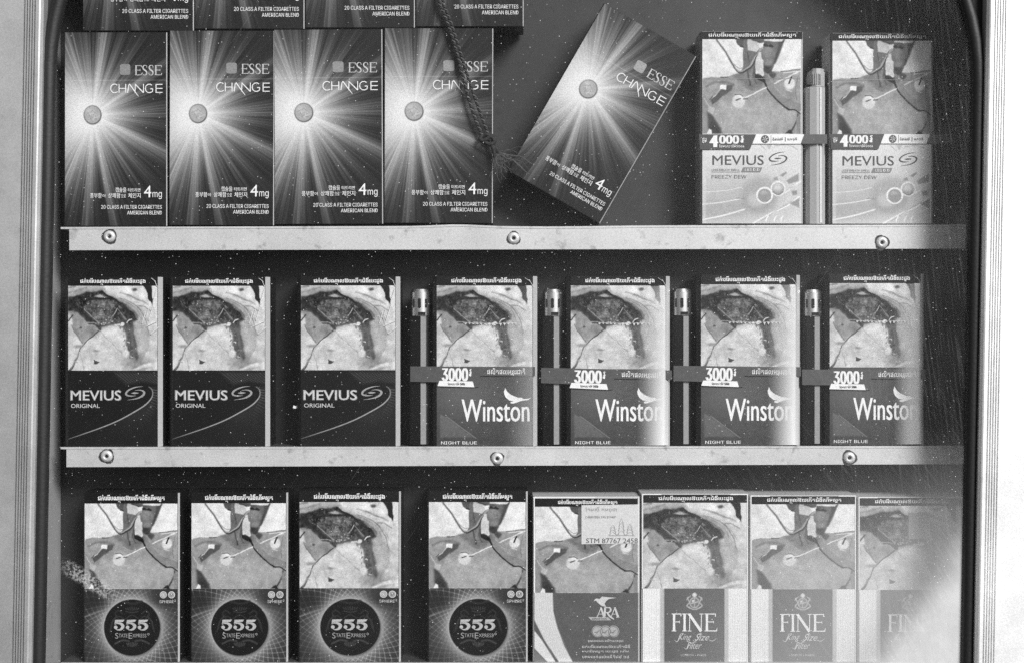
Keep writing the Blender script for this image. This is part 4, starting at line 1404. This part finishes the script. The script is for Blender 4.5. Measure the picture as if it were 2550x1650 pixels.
# rubber gasket: rounded section swept round the opening
g = G()
sec = [(0, -130), (-1.5, -146), (3, -153), (11, -157), (20, -157), (26, -152), (29.5, -145), (31, -130)]
loops = []
for off, yy in sec:
    loops.append([(a, yy, b) for a, b in rrect(gi[0] - off, gi[1] + off, gz0 - off, gz1 + off, RAD + off)])
base = 0
for L in loops: g.v += L
for k in range(len(sec) - 1):
    for i in range(n):
        j = (i + 1) % n
        g.f.append((k * n + i, k * n + j, (k + 1) * n + j, (k + 1) * n + i)); g.m.append(0)
g.build('gasket', M_RUBBER, door, smooth=True)


def glass_material():
    m = bpy.data.materials.new('dusty_glass')
    m.use_nodes = True
    nt = m.node_tree
    N, L = nt.nodes, nt.links
    N.clear()
    out = N.new('ShaderNodeOutputMaterial')
    tr = N.new('ShaderNodeBsdfTransparent'); tr.inputs['Color'].default_value = (0.97, 0.97, 0.97, 1)
    gl = N.new('ShaderNodeBsdfGlossy'); gl.inputs['Roughness'].default_value = 0.02
    fr = N.new('ShaderNodeFresnel'); fr.inputs['IOR'].default_value = 1.22
    m1 = N.new('ShaderNodeMixShader')
    L.new(fr.outputs[0], m1.inputs[0]); L.new(tr.outputs[0], m1.inputs[1]); L.new(gl.outputs[0], m1.inputs[2])
    du = N.new('ShaderNodeBsdfDiffuse'); du.inputs['Color'].default_value = (0.72, 0.72, 0.72, 1)
    m2 = N.new('ShaderNodeMixShader')
    L.new(m1.outputs[0], m2.inputs[1]); L.new(du.outputs[0], m2.inputs[2])
    L.new(m2.outputs[0], out.inputs[0])
    tc = N.new('ShaderNodeTexCoord')
    sep = N.new('ShaderNodeSeparateXYZ'); L.new(tc.outputs['Object'], sep.inputs[0])
    px = N.new('ShaderNodeMath'); px.operation = 'DIVIDE'; px.inputs[1].default_value = S * KG; L.new(sep.outputs['X'], px.inputs[0])
    pz = N.new('ShaderNodeMath'); pz.operation = 'DIVIDE'; pz.inputs[1].default_value = S * KG; L.new(sep.outputs['Z'], pz.inputs[0])

    def noise(scale, detail=3, stretch=None, rot=0.0, rough=0.5):
        n_ = N.new('ShaderNodeTexNoise'); n_.inputs['Scale'].default_value = scale; n_.inputs['Detail'].default_value = detail; n_.inputs['Roughness'].default_value = rough
        if stretch:
            mp = N.new('ShaderNodeMapping'); mp.inputs['Rotation'].default_value = (0, rot, 0)
            mp2 = N.new('ShaderNodeMapping'); mp2.inputs['Scale'].default_value = stretch
            L.new(tc.outputs['Object'], mp.inputs['Vector']); L.new(mp.outputs[0], mp2.inputs['Vector']); L.new(mp2.outputs[0], n_.inputs['Vector'])
        else:
            L.new(tc.outputs['Object'], n_.inputs['Vector'])
        return n_.outputs['Fac']

    def rng(src, a, b, c, d, smooth=True):
        r = N.new('ShaderNodeMapRange')
        if smooth: r.interpolation_type = 'SMOOTHSTEP'
        for k, val in zip(('From Min', 'From Max', 'To Min', 'To Max'), (a, b, c, d)): r.inputs[k].default_value = val
        L.new(src, r.inputs['Value']); return r.outputs[0]

    def op(o, a, b):
        q = N.new('ShaderNodeMath'); q.operation = o
        for k, val in enumerate((a, b)):
            if isinstance(val, (int, float)): q.inputs[k].default_value = val
            else: L.new(val, q.inputs[k])
        return q.outputs[0]
    # even film with clouds; thicker to the right
    film = op('MULTIPLY', rng(noise(9, 4), .3, .75, .4, 1.4), rng(px.outputs[0], -1100, 1150, .003, .020))
    grit = op('MULTIPLY', rng(noise(2600, 2), .5, .8, 0, 1), .03)
    # specks
    vo = N.new('ShaderNodeTexVoronoi'); vo.inputs['Scale'].default_value = 330
    L.new(tc.outputs['Object'], vo.inputs['Vector'])
    vb = N.new('ShaderNodeSeparateColor'); L.new(vo.outputs['Color'], vb.inputs[0])
    rad = rng(vb.outputs[0], .72, 1.0, 0.01, 0.09, False)
    speck = op('MULTIPLY', op('LESS_THAN', vo.outputs['Distance'], rad), rng(vb.outputs[1], 0, 1, .2, .8))
    vo2 = N.new('ShaderNodeTexVoronoi'); vo2.inputs['Scale'].default_value = 620
    L.new(tc.outputs['Object'], vo2.inputs['Vector'])
    vb2 = N.new('ShaderNodeSeparateColor'); L.new(vo2.outputs['Color'], vb2.inputs[0])
    speck2 = op('MULTIPLY', op('LESS_THAN', vo2.outputs['Distance'], rng(vb2.outputs[0], .6, 1.0, 0.0, 0.15, False)), rng(vb2.outputs[1], 0, 1, .2, .8))
    speck = op('ADD', speck, speck2)
    # a thumbed smudge low on the left
    ux = op('ADD', op('MULTIPLY', op('ADD', px.outputs[0], 1040), .87), op('MULTIPLY', op('ADD', pz.outputs[0], 640), -.5))
    uz = op('ADD', op('MULTIPLY', op('ADD', px.outputs[0], 1040), .5), op('MULTIPLY', op('ADD', pz.outputs[0], 640), .87))
    smud = op('MULTIPLY', op('MULTIPLY', rng(op('ABSOLUTE', uz, 0), 10, 24, 1, 0), rng(op('ABSOLUTE', ux, 0), 40, 95, 1, 0)), rng(noise(900, 3), .42, .62, .02, .34))
    # wiping marks on the right, running down and to the left
    wm = op('MULTIPLY', rng(noise(60, 4, (14, 14, .5), R(8), .7), .48, .76, 0, .05), rng(px.outputs[0], 560, 1080, 0, 1))
    wm2 = op('MULTIPLY', rng(noise(70, 4, (14, 14, .5), R(38), .7), .48, .76, 0, .05), op('MULTIPLY', rng(px.outputs[0], 200, 900, 0, 1), rng(pz.outputs[0], 100, -400, 0, 1)))
    scr = op('MULTIPLY', rng(noise(120, 2, (9, 9, .12), R(-33), .6), .66, .74, 0, .07), rng(noise(7, 2), .5, .65, 0, 1))
    # pale reflection painted into the glass, lower right, with a slanting edge
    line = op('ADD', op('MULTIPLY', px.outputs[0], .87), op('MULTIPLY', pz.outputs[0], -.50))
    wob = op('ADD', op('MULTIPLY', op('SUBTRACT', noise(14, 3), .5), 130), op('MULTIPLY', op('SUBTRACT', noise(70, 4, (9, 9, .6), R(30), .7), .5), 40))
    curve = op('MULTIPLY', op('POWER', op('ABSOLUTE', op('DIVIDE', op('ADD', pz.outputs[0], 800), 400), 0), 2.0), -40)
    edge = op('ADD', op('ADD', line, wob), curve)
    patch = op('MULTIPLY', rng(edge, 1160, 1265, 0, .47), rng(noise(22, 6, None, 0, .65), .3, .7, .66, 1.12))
    patch2 = op('MULTIPLY', rng(edge, 700, 1150, 0, .16), rng(pz.outputs[0], -150, -560, 0, 1))  # fainter surround of the painted reflection
    low = op('MULTIPLY', rng(px.outputs[0], 120, 700, 0, 1), rng(pz.outputs[0], -330, -640, 0, .10))
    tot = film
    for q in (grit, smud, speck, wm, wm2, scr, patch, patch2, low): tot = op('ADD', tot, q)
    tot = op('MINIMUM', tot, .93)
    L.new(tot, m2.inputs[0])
    return m


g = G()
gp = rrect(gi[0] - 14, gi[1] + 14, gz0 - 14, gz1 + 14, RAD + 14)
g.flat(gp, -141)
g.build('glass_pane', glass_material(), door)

# ------------------------------------------------------------------ the packs
GRP_STAR = 'starburst cigarette packs'
STAR_TILT = iter((R(.2), R(-.25), R(.15)))
star = make_starburst_pack('starburst cigarette pack at the left end of the full row on the top shelf', GRP_STAR)
put(star, 160, 416, 264, 563, 81, 482)
for l, r_, b, tpx, lab in (
        (420, 682, 561, 77, 'starburst cigarette pack second from the left in the full row on the top shelf'),
        (683, 954, 558, 74, 'starburst cigarette pack third from the left in the full row on the top shelf'),
        (955.5, 1227, 555.5, 71, 'starburst cigarette pack behind the hanging cord at the right end of the standing row')):
    put(relabel(copy_tree(star), lab), l, r_, 264, b, tpx, 482, next(STAR_TILT))
for l, r_, b, lab in (
        (205, 482.5, 77, 'leftmost starburst pack of the upper tier, cut off by the top of the picture'),
        (484.5, 758, 72, 'second starburst pack from the left in the upper tier, only its foot in view'),
        (760, 1033, 69, 'third starburst pack from the left in the upper tier, left of the cord'),
        (1035, 1304, 66, 'rightmost starburst pack of the upper tier, crossed by the cord at its left side')):
    put(relabel(copy_tree(star), lab), l, r_, 264, b, b - 500, 482)
tilt = relabel(copy_tree(star), 'starburst cigarette pack tilted to the right, standing on one corner in the gap')
put(tilt, 1379 - 133, 1379 + 133, 264, 490, 490 - 481, 482, R(30), 0.001)

pale = make_pale_pack('pale cigarette pack with white price strip, left of the pale lighter on the top shelf', 'pale mint cigarette packs')
put(pale, 1744, 2000, 256, 557, 79, 476)
put(relabel(copy_tree(pale), 'pale cigarette pack at the right end of the top shelf, fading into the dusty glass'), 2068, 2324, 256, 557.5, 83, 476)

dark = make_dark_foil_pack('dark cigarette pack with silver lettering at the left end of the middle shelf', 'dark packs with silver lettering')
put(dark, 160, 403, 255, 1111, 690, 422)
put(relabel(copy_tree(dark), 'dark cigarette pack with silver lettering, second on the middle shelf, before the empty gap'), 420, 671, 255, 1110.5, 690, 422)
put(relabel(copy_tree(dark), 'dark cigarette pack with silver lettering, between the empty gap and the first metal capped lighter'), 739, 996, 255, 1110, 689, 422)

bird = make_bird_pack('grey bird emblem pack nearest to the dark silver lettered packs on the middle shelf', 'grey bird emblem packs')
put(bird, 1077, 1338, 257, 1110.5, 688, 422)
for l, r_, b, tpx, lab in (
        (1411, 1669, 1110, 688, 'grey bird emblem pack second from the left, between the second and third metal capped lighters'),
        (1735, 1994, 1109, 685, 'grey bird emblem pack third from the left, between the third and fourth metal capped lighters'),
        (2056, 2303, 1107, 682, 'grey bird emblem pack at the right end of the middle shelf, veiled by dusty glass')):
    put(relabel(copy_tree(bird), lab), l, r_, 257, b, tpx, 422)

disc = make_disc_pack('lung', 'black disc cigarette pack at the left end of the bottom shelf', 'black disc cigarette packs')
put(disc, 207, 447, 240, 1646.5, 1226, 419)
put(relabel(copy_tree(disc), 'black disc cigarette pack with patient photo, second from the left on the bottom shelf'), 473, 717, 240, 1646.5, 1225, 419)
d2 = make_disc_pack('heart', 'black disc cigarette pack with the dark opened organ photo on the bottom shelf', 'black disc cigarette packs')
put(d2, 742, 998, 240, 1646.5, 1222, 419)
put(relabel(copy_tree(disc), 'black disc cigarette pack with patient photo, standing directly left of the eagle pack'), 1064, 1314, 240, 1646.5, 1222, 419)
eag = make_eagle_pack('grey cigarette pack with white eagle lettering and a paper tax stamp over its photo', 'eagle lettered packs')
del eag['group']
put(eag, 1327, 1593, 266, 1646.5, 1235, 411)
GRP_F = 'white packs with a grey centre panel'
f1 = make_panel_pack('heart', 'white pack with grey centre panel and organ photo, right beside the eagle pack', GRP_F)
put(f1, 1597, 1864, 268, 1646.5, 1228, 417)
f2 = make_panel_pack('lung', 'white pack with grey centre panel and patient photo on the bottom shelf', GRP_F)
put(f2, 1867, 2133, 268, 1646.5, 1232, 417)
f3 = make_panel_pack('heart', 'white pack with grey centre panel half hidden by the painted reflection at lower right', GRP_F, True)
put(f3, 2136, 2400, 268, 1646.5, 1236, 417)

first_wrap = [c for c in KIDS[bird.name] if c.name.startswith('cellophane_wrap')][0]
first_wrap.data = first_wrap.data.copy()             # the first of them gets fainter painted glare
_a = first_wrap.data.color_attributes['print']
_c = np.empty(len(_a.data) * 4); _a.data.foreach_get('color', _c); _a.data.foreach_set('color', _c * 0.25)

# ------------------------------------------------------------------ lighters
M_LBODY = mat('dark_lighter_plastic', 10, 0.35, coat=0.0, grain=0.15, spec=0.3)
M_CHROME = mat('polished_steel', 240, 0.3, metal=1.0, grain=0.05)
M_SLOT = mat('slot_shadow', 8, 0.8)
M_PALE_L = mat('pale_lighter_plastic', 168, 0.3, coat=0.4, grain=0.1)


def rounded(w, d, r, n=6):
    out = []
    for cx_, cy_, a0 in ((w / 2 - r, d - r, 0), (-w / 2 + r, d - r, 90), (-w / 2 + r, r, 180), (w / 2 - r, r, 270)):
        for i in range(n + 1):
            a = R(a0 + 90 * i / n)
            out.append((cx_ + r * math.cos(a), cy_ + r * math.sin(a)))
    return out


def make_lighter(label, group):
    """pocket lighter standing with its narrow edge to the front, 44 px wide"""
    t = tag(empty('lighter', 0, 0, 0), label, 'lighter', group)
    g = G()
    # body section: a flat facet on the front right takes the light
    w = 46
    sec = [(-w / 2 + 8, 1.5), (5, 1), (18, 8), (w / 2, 22), (w / 2, 84), (w / 2 - 8, 92), (-w / 2 + 8, 92), (-w / 2, 84), (-w / 2, 10)]
    g.prism_z(sec, 0, 318)
    g.build('body', M_LBODY, t)
    g = G(); g.flat([(5.5, 4), (16, 4), (16, 316), (5.5, 316)], 0)
    # highlight down the body, painted in as a pale strip
    g = G()
    g.prism_z([(2, -1.2), (13, -1.2), (14, 4), (1, 4)], 2, 319)
    g.build('pale_strip', M_LSTRIP, t)
    g = G()
    cap = rounded(43, 86, 21, 9)
    cap = [(a, b + 3) for a, b in cap]
    g.prism_z(cap, 321, 379)
    ins = [(a * .84, (b - 46) * .9 + 46) for a, b in cap]
    hood = g
    k0 = len(g.v)
    m = len(cap)
    g.v += [(a, b, 379.2) for a, b in cap] + [(a, b, 387) for a, b in ins]
    for i in range(m):
        j = (i + 1) % m
        g.f.append((k0 + i, k0 + j, k0 + m + j, k0 + m + i)); g.m.append(0)
    ho = g.build('metal_hood', M_CHROME, t)
    for pl_ in ho.data.polygons:
        pl_.use_smooth = len(pl_.vertices) == 4
    ho.data.set_sharp_from_angle(angle=R(40))
    g = G()
    g.prism_z([(a * .8, (b - 46) * .86 + 46) for a, b in cap], 380, 386.2)
    g.build('hood_opening', M_SLOT, ho)
    g = G()
    for cx_, yy, wd in ((-13.5, 6.2, 4.0), (-1, 2.4, 7.0), (13, 6.0, 4.4)):
        g.slab([(cx_ + wd / 2 * math.cos(R(a)), 352 + (9 if math.sin(R(a)) > 0 else -9) + wd / 2 * math.sin(R(a))) for a in range(0, 360, 20)], yy - .4, yy + 2)
    g.build('hood_slot', M_SLOT, ho)
    g = G()
    g.prism_z([(a * .96, (b - 46) * .97 + 46) for a, b in cap], 318, 321); g.box(-4, 12, 1.8, 6, 322, 330)
    g.build('collar', M_SLOT, t)
    return t


M_LSTRIP = mat('painted_highlight', 150, 0.3, coat=0.4, grain=0.12)  # pale tone painting the highlight on the dark lighters
GL = 'dark lighters with metal hoods'
l1 = make_lighter('metal hooded dark lighter next to the rightmost dark silver lettered pack', GL)


def put_l(t, cx_, base, top, wide=53.0):
    t.location = (WX(cx_), 0.0008, WZ(base)); t.scale = (wide / 46, 1, (base - top) / 387)


put_l(l1, 1045, 1107, 720)
for cx_, b, tp, lab in ((1377, 1107.5, 720, 'metal hooded dark lighter between the first and second bird emblem packs'),
                        (1700, 1106.5, 719, 'metal hooded dark lighter between the second and third bird emblem packs'),
                        (2027, 1105.5, 721, 'metal hooded dark lighter beside the rightmost bird emblem pack')):
    put_l(relabel(copy_tree(l1), lab), cx_, b, tp)

pl = tag(empty('lighter', WX(2032), 0.0004, WZ(557.5)), 'pale plastic lighter with ribbed cap between the two pale packs', 'lighter')
g = G(); g.prism_z([(-22, 14), (-14, 4), (2, 0), (14, 3), (26, 14), (26, 80), (16, 90), (-14, 90), (-22, 80)], 0, 342); g.build('body', M_PALE_L, pl)
g = G()
g.prism_z([(-8, 6), (2, 1), (14, 3.5), (25, 14), (25, 78), (-8, 78)], 343, 380)
g.prism_z([(-6, 8), (2, 3), (13, 5), (23, 15), (23, 76), (-6, 76)], 380, 388)
co = g.build('cap', M_PALE_L, pl)
g = G()
for k in range(5): g.box(-7 + k * 4.5, -5 + k * 4.5, 0.2, 7, 347, 374)
g.build('cap_rib', M_MID, co)
g = G(); g.prism_z([(10, 0.4), (15.5, 2.6), (16, 5), (10, 3)], 3, 340); g.build('pale_strip', M_CARD_LIGHT, pl)
g = G(); g.box(-20, -9, 20, 76, 343, 350); g.build('fork_base', M_BLACK, pl)

# ------------------------------------------------------------------ price strips
M_TAPE = mat('dark_strip_film', 78, 0.45, coat=0.3, grain=0.14, gscale=600)


def make_price_strip(label, group):
    t = tag(empty('price_strip', 0, 0, 0), label, 'price strip', group)
    g = G()
    g.slab([(0, 0), (182, 0), (186, -22), (325, -22), (325, 0)][:0] or [(0, 0), (0, -38), (72, -39), (76, -50), (166, -52), (180, -50), (182, -23), (325, -23), (325, 0)], -3.4, -2.9)
    g.build('strip', M_TAPE, t)
    g = G()
    g.text('3000', 82, 151, -36, -4, -3.9, 0.055, 'sans')
    g.text('៛', 153, 160, -24, -6, -3.9, 0.02)
    g.text('ផលិតផលអនរជាតិ', 200, 299, -18.5, -3.5, -3.9, 0.01); g.text('ត', 262, 269, -22, -17.5, -3.9, 0.03)
    g.build('price_text', M_WHITE, t)
    g = G(); g.flat([(76, -35.5), (163, -37), (167, -51), (71, -48.5)], -3.9)
    wo_ = g.build('white_label', M_WHITE, t)
    g = G(); g.text('ែថមេកះតៃម៉', 98, 128, -46, -39, -4.5, 0.012); g.text('500៛', 130, 143, -46, -40, -4.5, 0.03)
    g.build('label_text', M_INK, wo_)
    return t


GP = 'dark price strips reading 3000'
p1 = make_price_strip('dark price strip reading 3000 on the first bird emblem pack from the left', GP)


def put_s(t, px, py, ang, sx=1.0):
    t.location = (WX(px), 0, WZ(py)); t.rotation_euler = (0, R(ang), 0); t.scale = (sx, 1, 1)


put_s(p1, 1022, 911, .2, 0.955)
for px_, py_, a_, sx_, lab in ((1348, 914.5, 1.2, 1.0, 'dark price strip reading 3000, slanting down across the second bird emblem pack'),
                               (1677, 909.5, 0.6, .975, 'dark price strip reading 3000 on the third bird emblem pack'),
                               (1997, 919, -0.1, .945, 'dark price strip reading 3000 on the dusty rightmost bird emblem pack')):
    put_s(relabel(copy_tree(p1), lab), px_, py_, a_, sx_)


def make_slant_strip(label, group):
    t = tag(empty('price_strip', 0, 0, 0), label, 'price strip', group)
    g = G(); g.slab([(-1, 0), (141, 0), (126, -37.5), (2, -37.5)], -3.4, -2.9)
    g.build('strip', mat('dark_strip_film_b', 62, 0.45, coat=0.3, grain=0.14, gscale=600), t)
    g = G(); g.slab([(141.5, 0), (261, 0), (252, -23.5), (132, -23.5)], -3.4, -2.9)
    wl = g.build('white_label', M_WHITE, t)
    g = G(); g.slab([(261.5, 0), (318, 0), (318, -23.5), (252.5, -23.5)], -3.4, -2.9)
    g.build('clear_end', M_TAPE, t)
    g = G()
    g.text('4', 25, 47, -32, -2, -3.9, 0.1); g.text('000', 49, 99, -23.5, -3, -3.9, 0.08, 'sans'); g.text('៛', 102, 111, -21, -3.5, -3.9, 0.03)
    g.text('ែថមេកះតៃម៉5០០៛', 49, 111, -33, -25, -3.9, 0.018); g.text('ថម', 7, 18, -22, -8, -3.9, 0.01)
    g.build('price_text', M_WHITE, t)
    g = G()
    g.disc(163.5, -12, 10, -3.9)
    rs = random.Random(3)
    g.rib([(178.5, -2), (178.5, -22)], .8, -3.9)
    g.text('ជំនាន់ថមី', 182, 208, -15.5, -8, -3.9, 0.012); g.rib([(214, -7), (214, -18)], 1.4, -3.9); g.text('េហតុអី', 219, 243, -16.5, -8, -3.9, 0.012)
    lo_ = g.build('label_text', M_INK, wl)
    g = G()
    for k in range(6):
        a = k * 1.05
        g.rib([(163.5 + 2 * math.cos(a), -12 + 2 * math.sin(a)), (163.5 + 5 * math.cos(a + .5), -12 + 5 * math.sin(a + .5)), (163.5 + 8 * math.cos(a + .2), -12 + 8 * math.sin(a + .2))], 1.2, -4.6)
    tt = g.build('label_mark', M_WHITE, wl)
    return t


s1 = make_slant_strip('dark and white price strip reading 4000 on the pale pack left of the pale lighter', 'price strips reading 4000')
put_s(s1, 1741, 335.5, 0.0)
put_s(relabel(copy_tree(s1), 'dark and white price strip reading 4000 on the rightmost pale pack, under dusty glass'), 2067, 334.5, 0.2, .95)

# ------------------------------------------------------------------ hanging cord
M_CORD = mat('black_cord', 40, 0.8, grain=0.5, gscale=800)
M_CORD2 = mat('worn_cord_strand', 82, 0.8, grain=0.4, gscale=800)
cord = tag(empty('cord', WX(1223), WX(1275 - 18), WZ(420)), 'black twisted cord hanging in a double strand with a frayed knot at its end', 'cord')
ox, oz = 1223, 420


def C(zx, zy): return (600 + zx * .38954 - ox, oz - zy * .38954)


def strand(path, r, ph, name):
    p3 = spl([C(*q) for q in path], 26)
    d = 0
    A, B = [], []
    for i, (a, b) in enumerate(p3):
        if i: d += math.hypot(a - p3[i - 1][0], b - p3[i - 1][1])
        q = p3[min(i + 1, len(p3) - 1)]; pq = p3[max(0, i - 1)]
        dx, dz = q[0] - pq[0], q[1] - pq[1]
        l = math.hypot(dx, dz) or 1
        nx, nz = -dz / l, dx / l
        w = d / 16.0 * 2 * math.pi + ph
        for arr, s_ in ((A, 0), (B, math.pi)):
            arr.append((a + nx * r * .72 * math.cos(w + s_), r * .72 * math.sin(w + s_), b + nz * r * .72 * math.cos(w + s_)))
    g = G(); g.tube(A, r * .72, 7); g.build(name, M_CORD, cord, smooth=True)
    g = G(); g.tube(B, r * .72, 7); g.build(name, M_CORD2, cord, smooth=True)


strand([(1235, -620), (1255, -300), (1266, 0), (1300, 100), (1335, 190), (1378, 330), (1410, 450), (1448, 600), (1490, 740), (1545, 875)], 3.1, 0, 'strand')
strand([(1262, -620), (1280, -300), (1290, 0), (1318, 90), (1352, 180), (1400, 330), (1432, 440), (1482, 590), (1530, 730), (1580, 858)], 3.1, 1.3, 'strand')
g = G()
K = lambda L, y0=0: [(*[C(a, b)[0]], y0 + yy, C(a, b)[1]) for a, b, yy in L]
g.tube(K([(1545, 870, 0), (1530, 900, -5), (1560, 905, -8), (1600, 880, -7), (1620, 890, -2), (1600, 920, 3), (1560, 890, 4), (1575, 870, -3), (1620, 905, -8), (1610, 945, -4)]), 4.6, 8, 6)
g.tube(K([(1530, 890, 2), (1560, 868, 0), (1600, 872, -3), (1628, 900, -6), (1605, 930, -9), (1572, 925, -8), (1545, 905, -6)]), 4.4, 8, 6)
g.tube(K([(1590, 920, -4), (1612, 950, -6), (1618, 980, -5), (1622, 1015, -3)]), [5, 6, 5, 3], 8, 6)
g.tube(K([(1606, 930, 0), (1634, 960, -2), (1650, 985, 0), (1690, 1010, 2), (1730, 1030, 2)]), [5, 6, 5, 3, 1], 8, 6)
g.build('knot', M_CORD, cord, smooth=True)
g = G()
rs = random.Random(11)
for k in range(34):
    a0 = rs.choice([(1620, 1000), (1640, 980), (1680, 1005)])
    ang = rs.uniform(-0.1, 1.5)
    ln = rs.uniform(60, 190)
    pts = [(a0[0] + rs.uniform(-8, 8), a0[1] + rs.uniform(-10, 10), -3)]
    for j in range(4):
        ang += rs.uniform(-.5, .5)
        q = pts[-1]
        pts.append((q[0] + math.cos(ang) * ln / 4, q[1] + math.sin(ang) * ln / 4, q[2] + rs.uniform(-1, 1)))
    g.tube(K(pts), [.75, .45], 4, 4)
for L in ([(1640, 985, -1), (1720, 1000, -2), (1790, 1010, -4), (1850, 1050, -4), (1900, 1070, -4)], [(1690, 1010, 0), (1760, 1050, -3), (1840, 1120, -4), (1905, 1130, -4)],
          [(1625, 1010, -2), (1640, 1060, -3), (1680, 1080, -3), (1700, 1110, -3)], [(1650, 990, -1), (1740, 1030, -2), (1800, 1085, -4)]):
    g.tube(K(L), [2.2, 1.4, .6], 5, 6)
g.build('frayed_end', M_CORD2, cord)

sc_ = G(); sc_.slab([(-6, 0), (-5, 7), (1, 5), (7, 8), (6, 1), (0, -1)], -2, 0)
o = sc_.build('paper_scrap', M_WHITE)
o.location = (WX(733), 0.004, WZ(1016))
tag(o, 'tiny torn white paper scrap in the empty gap beside a dark pack', 'paper scrap')
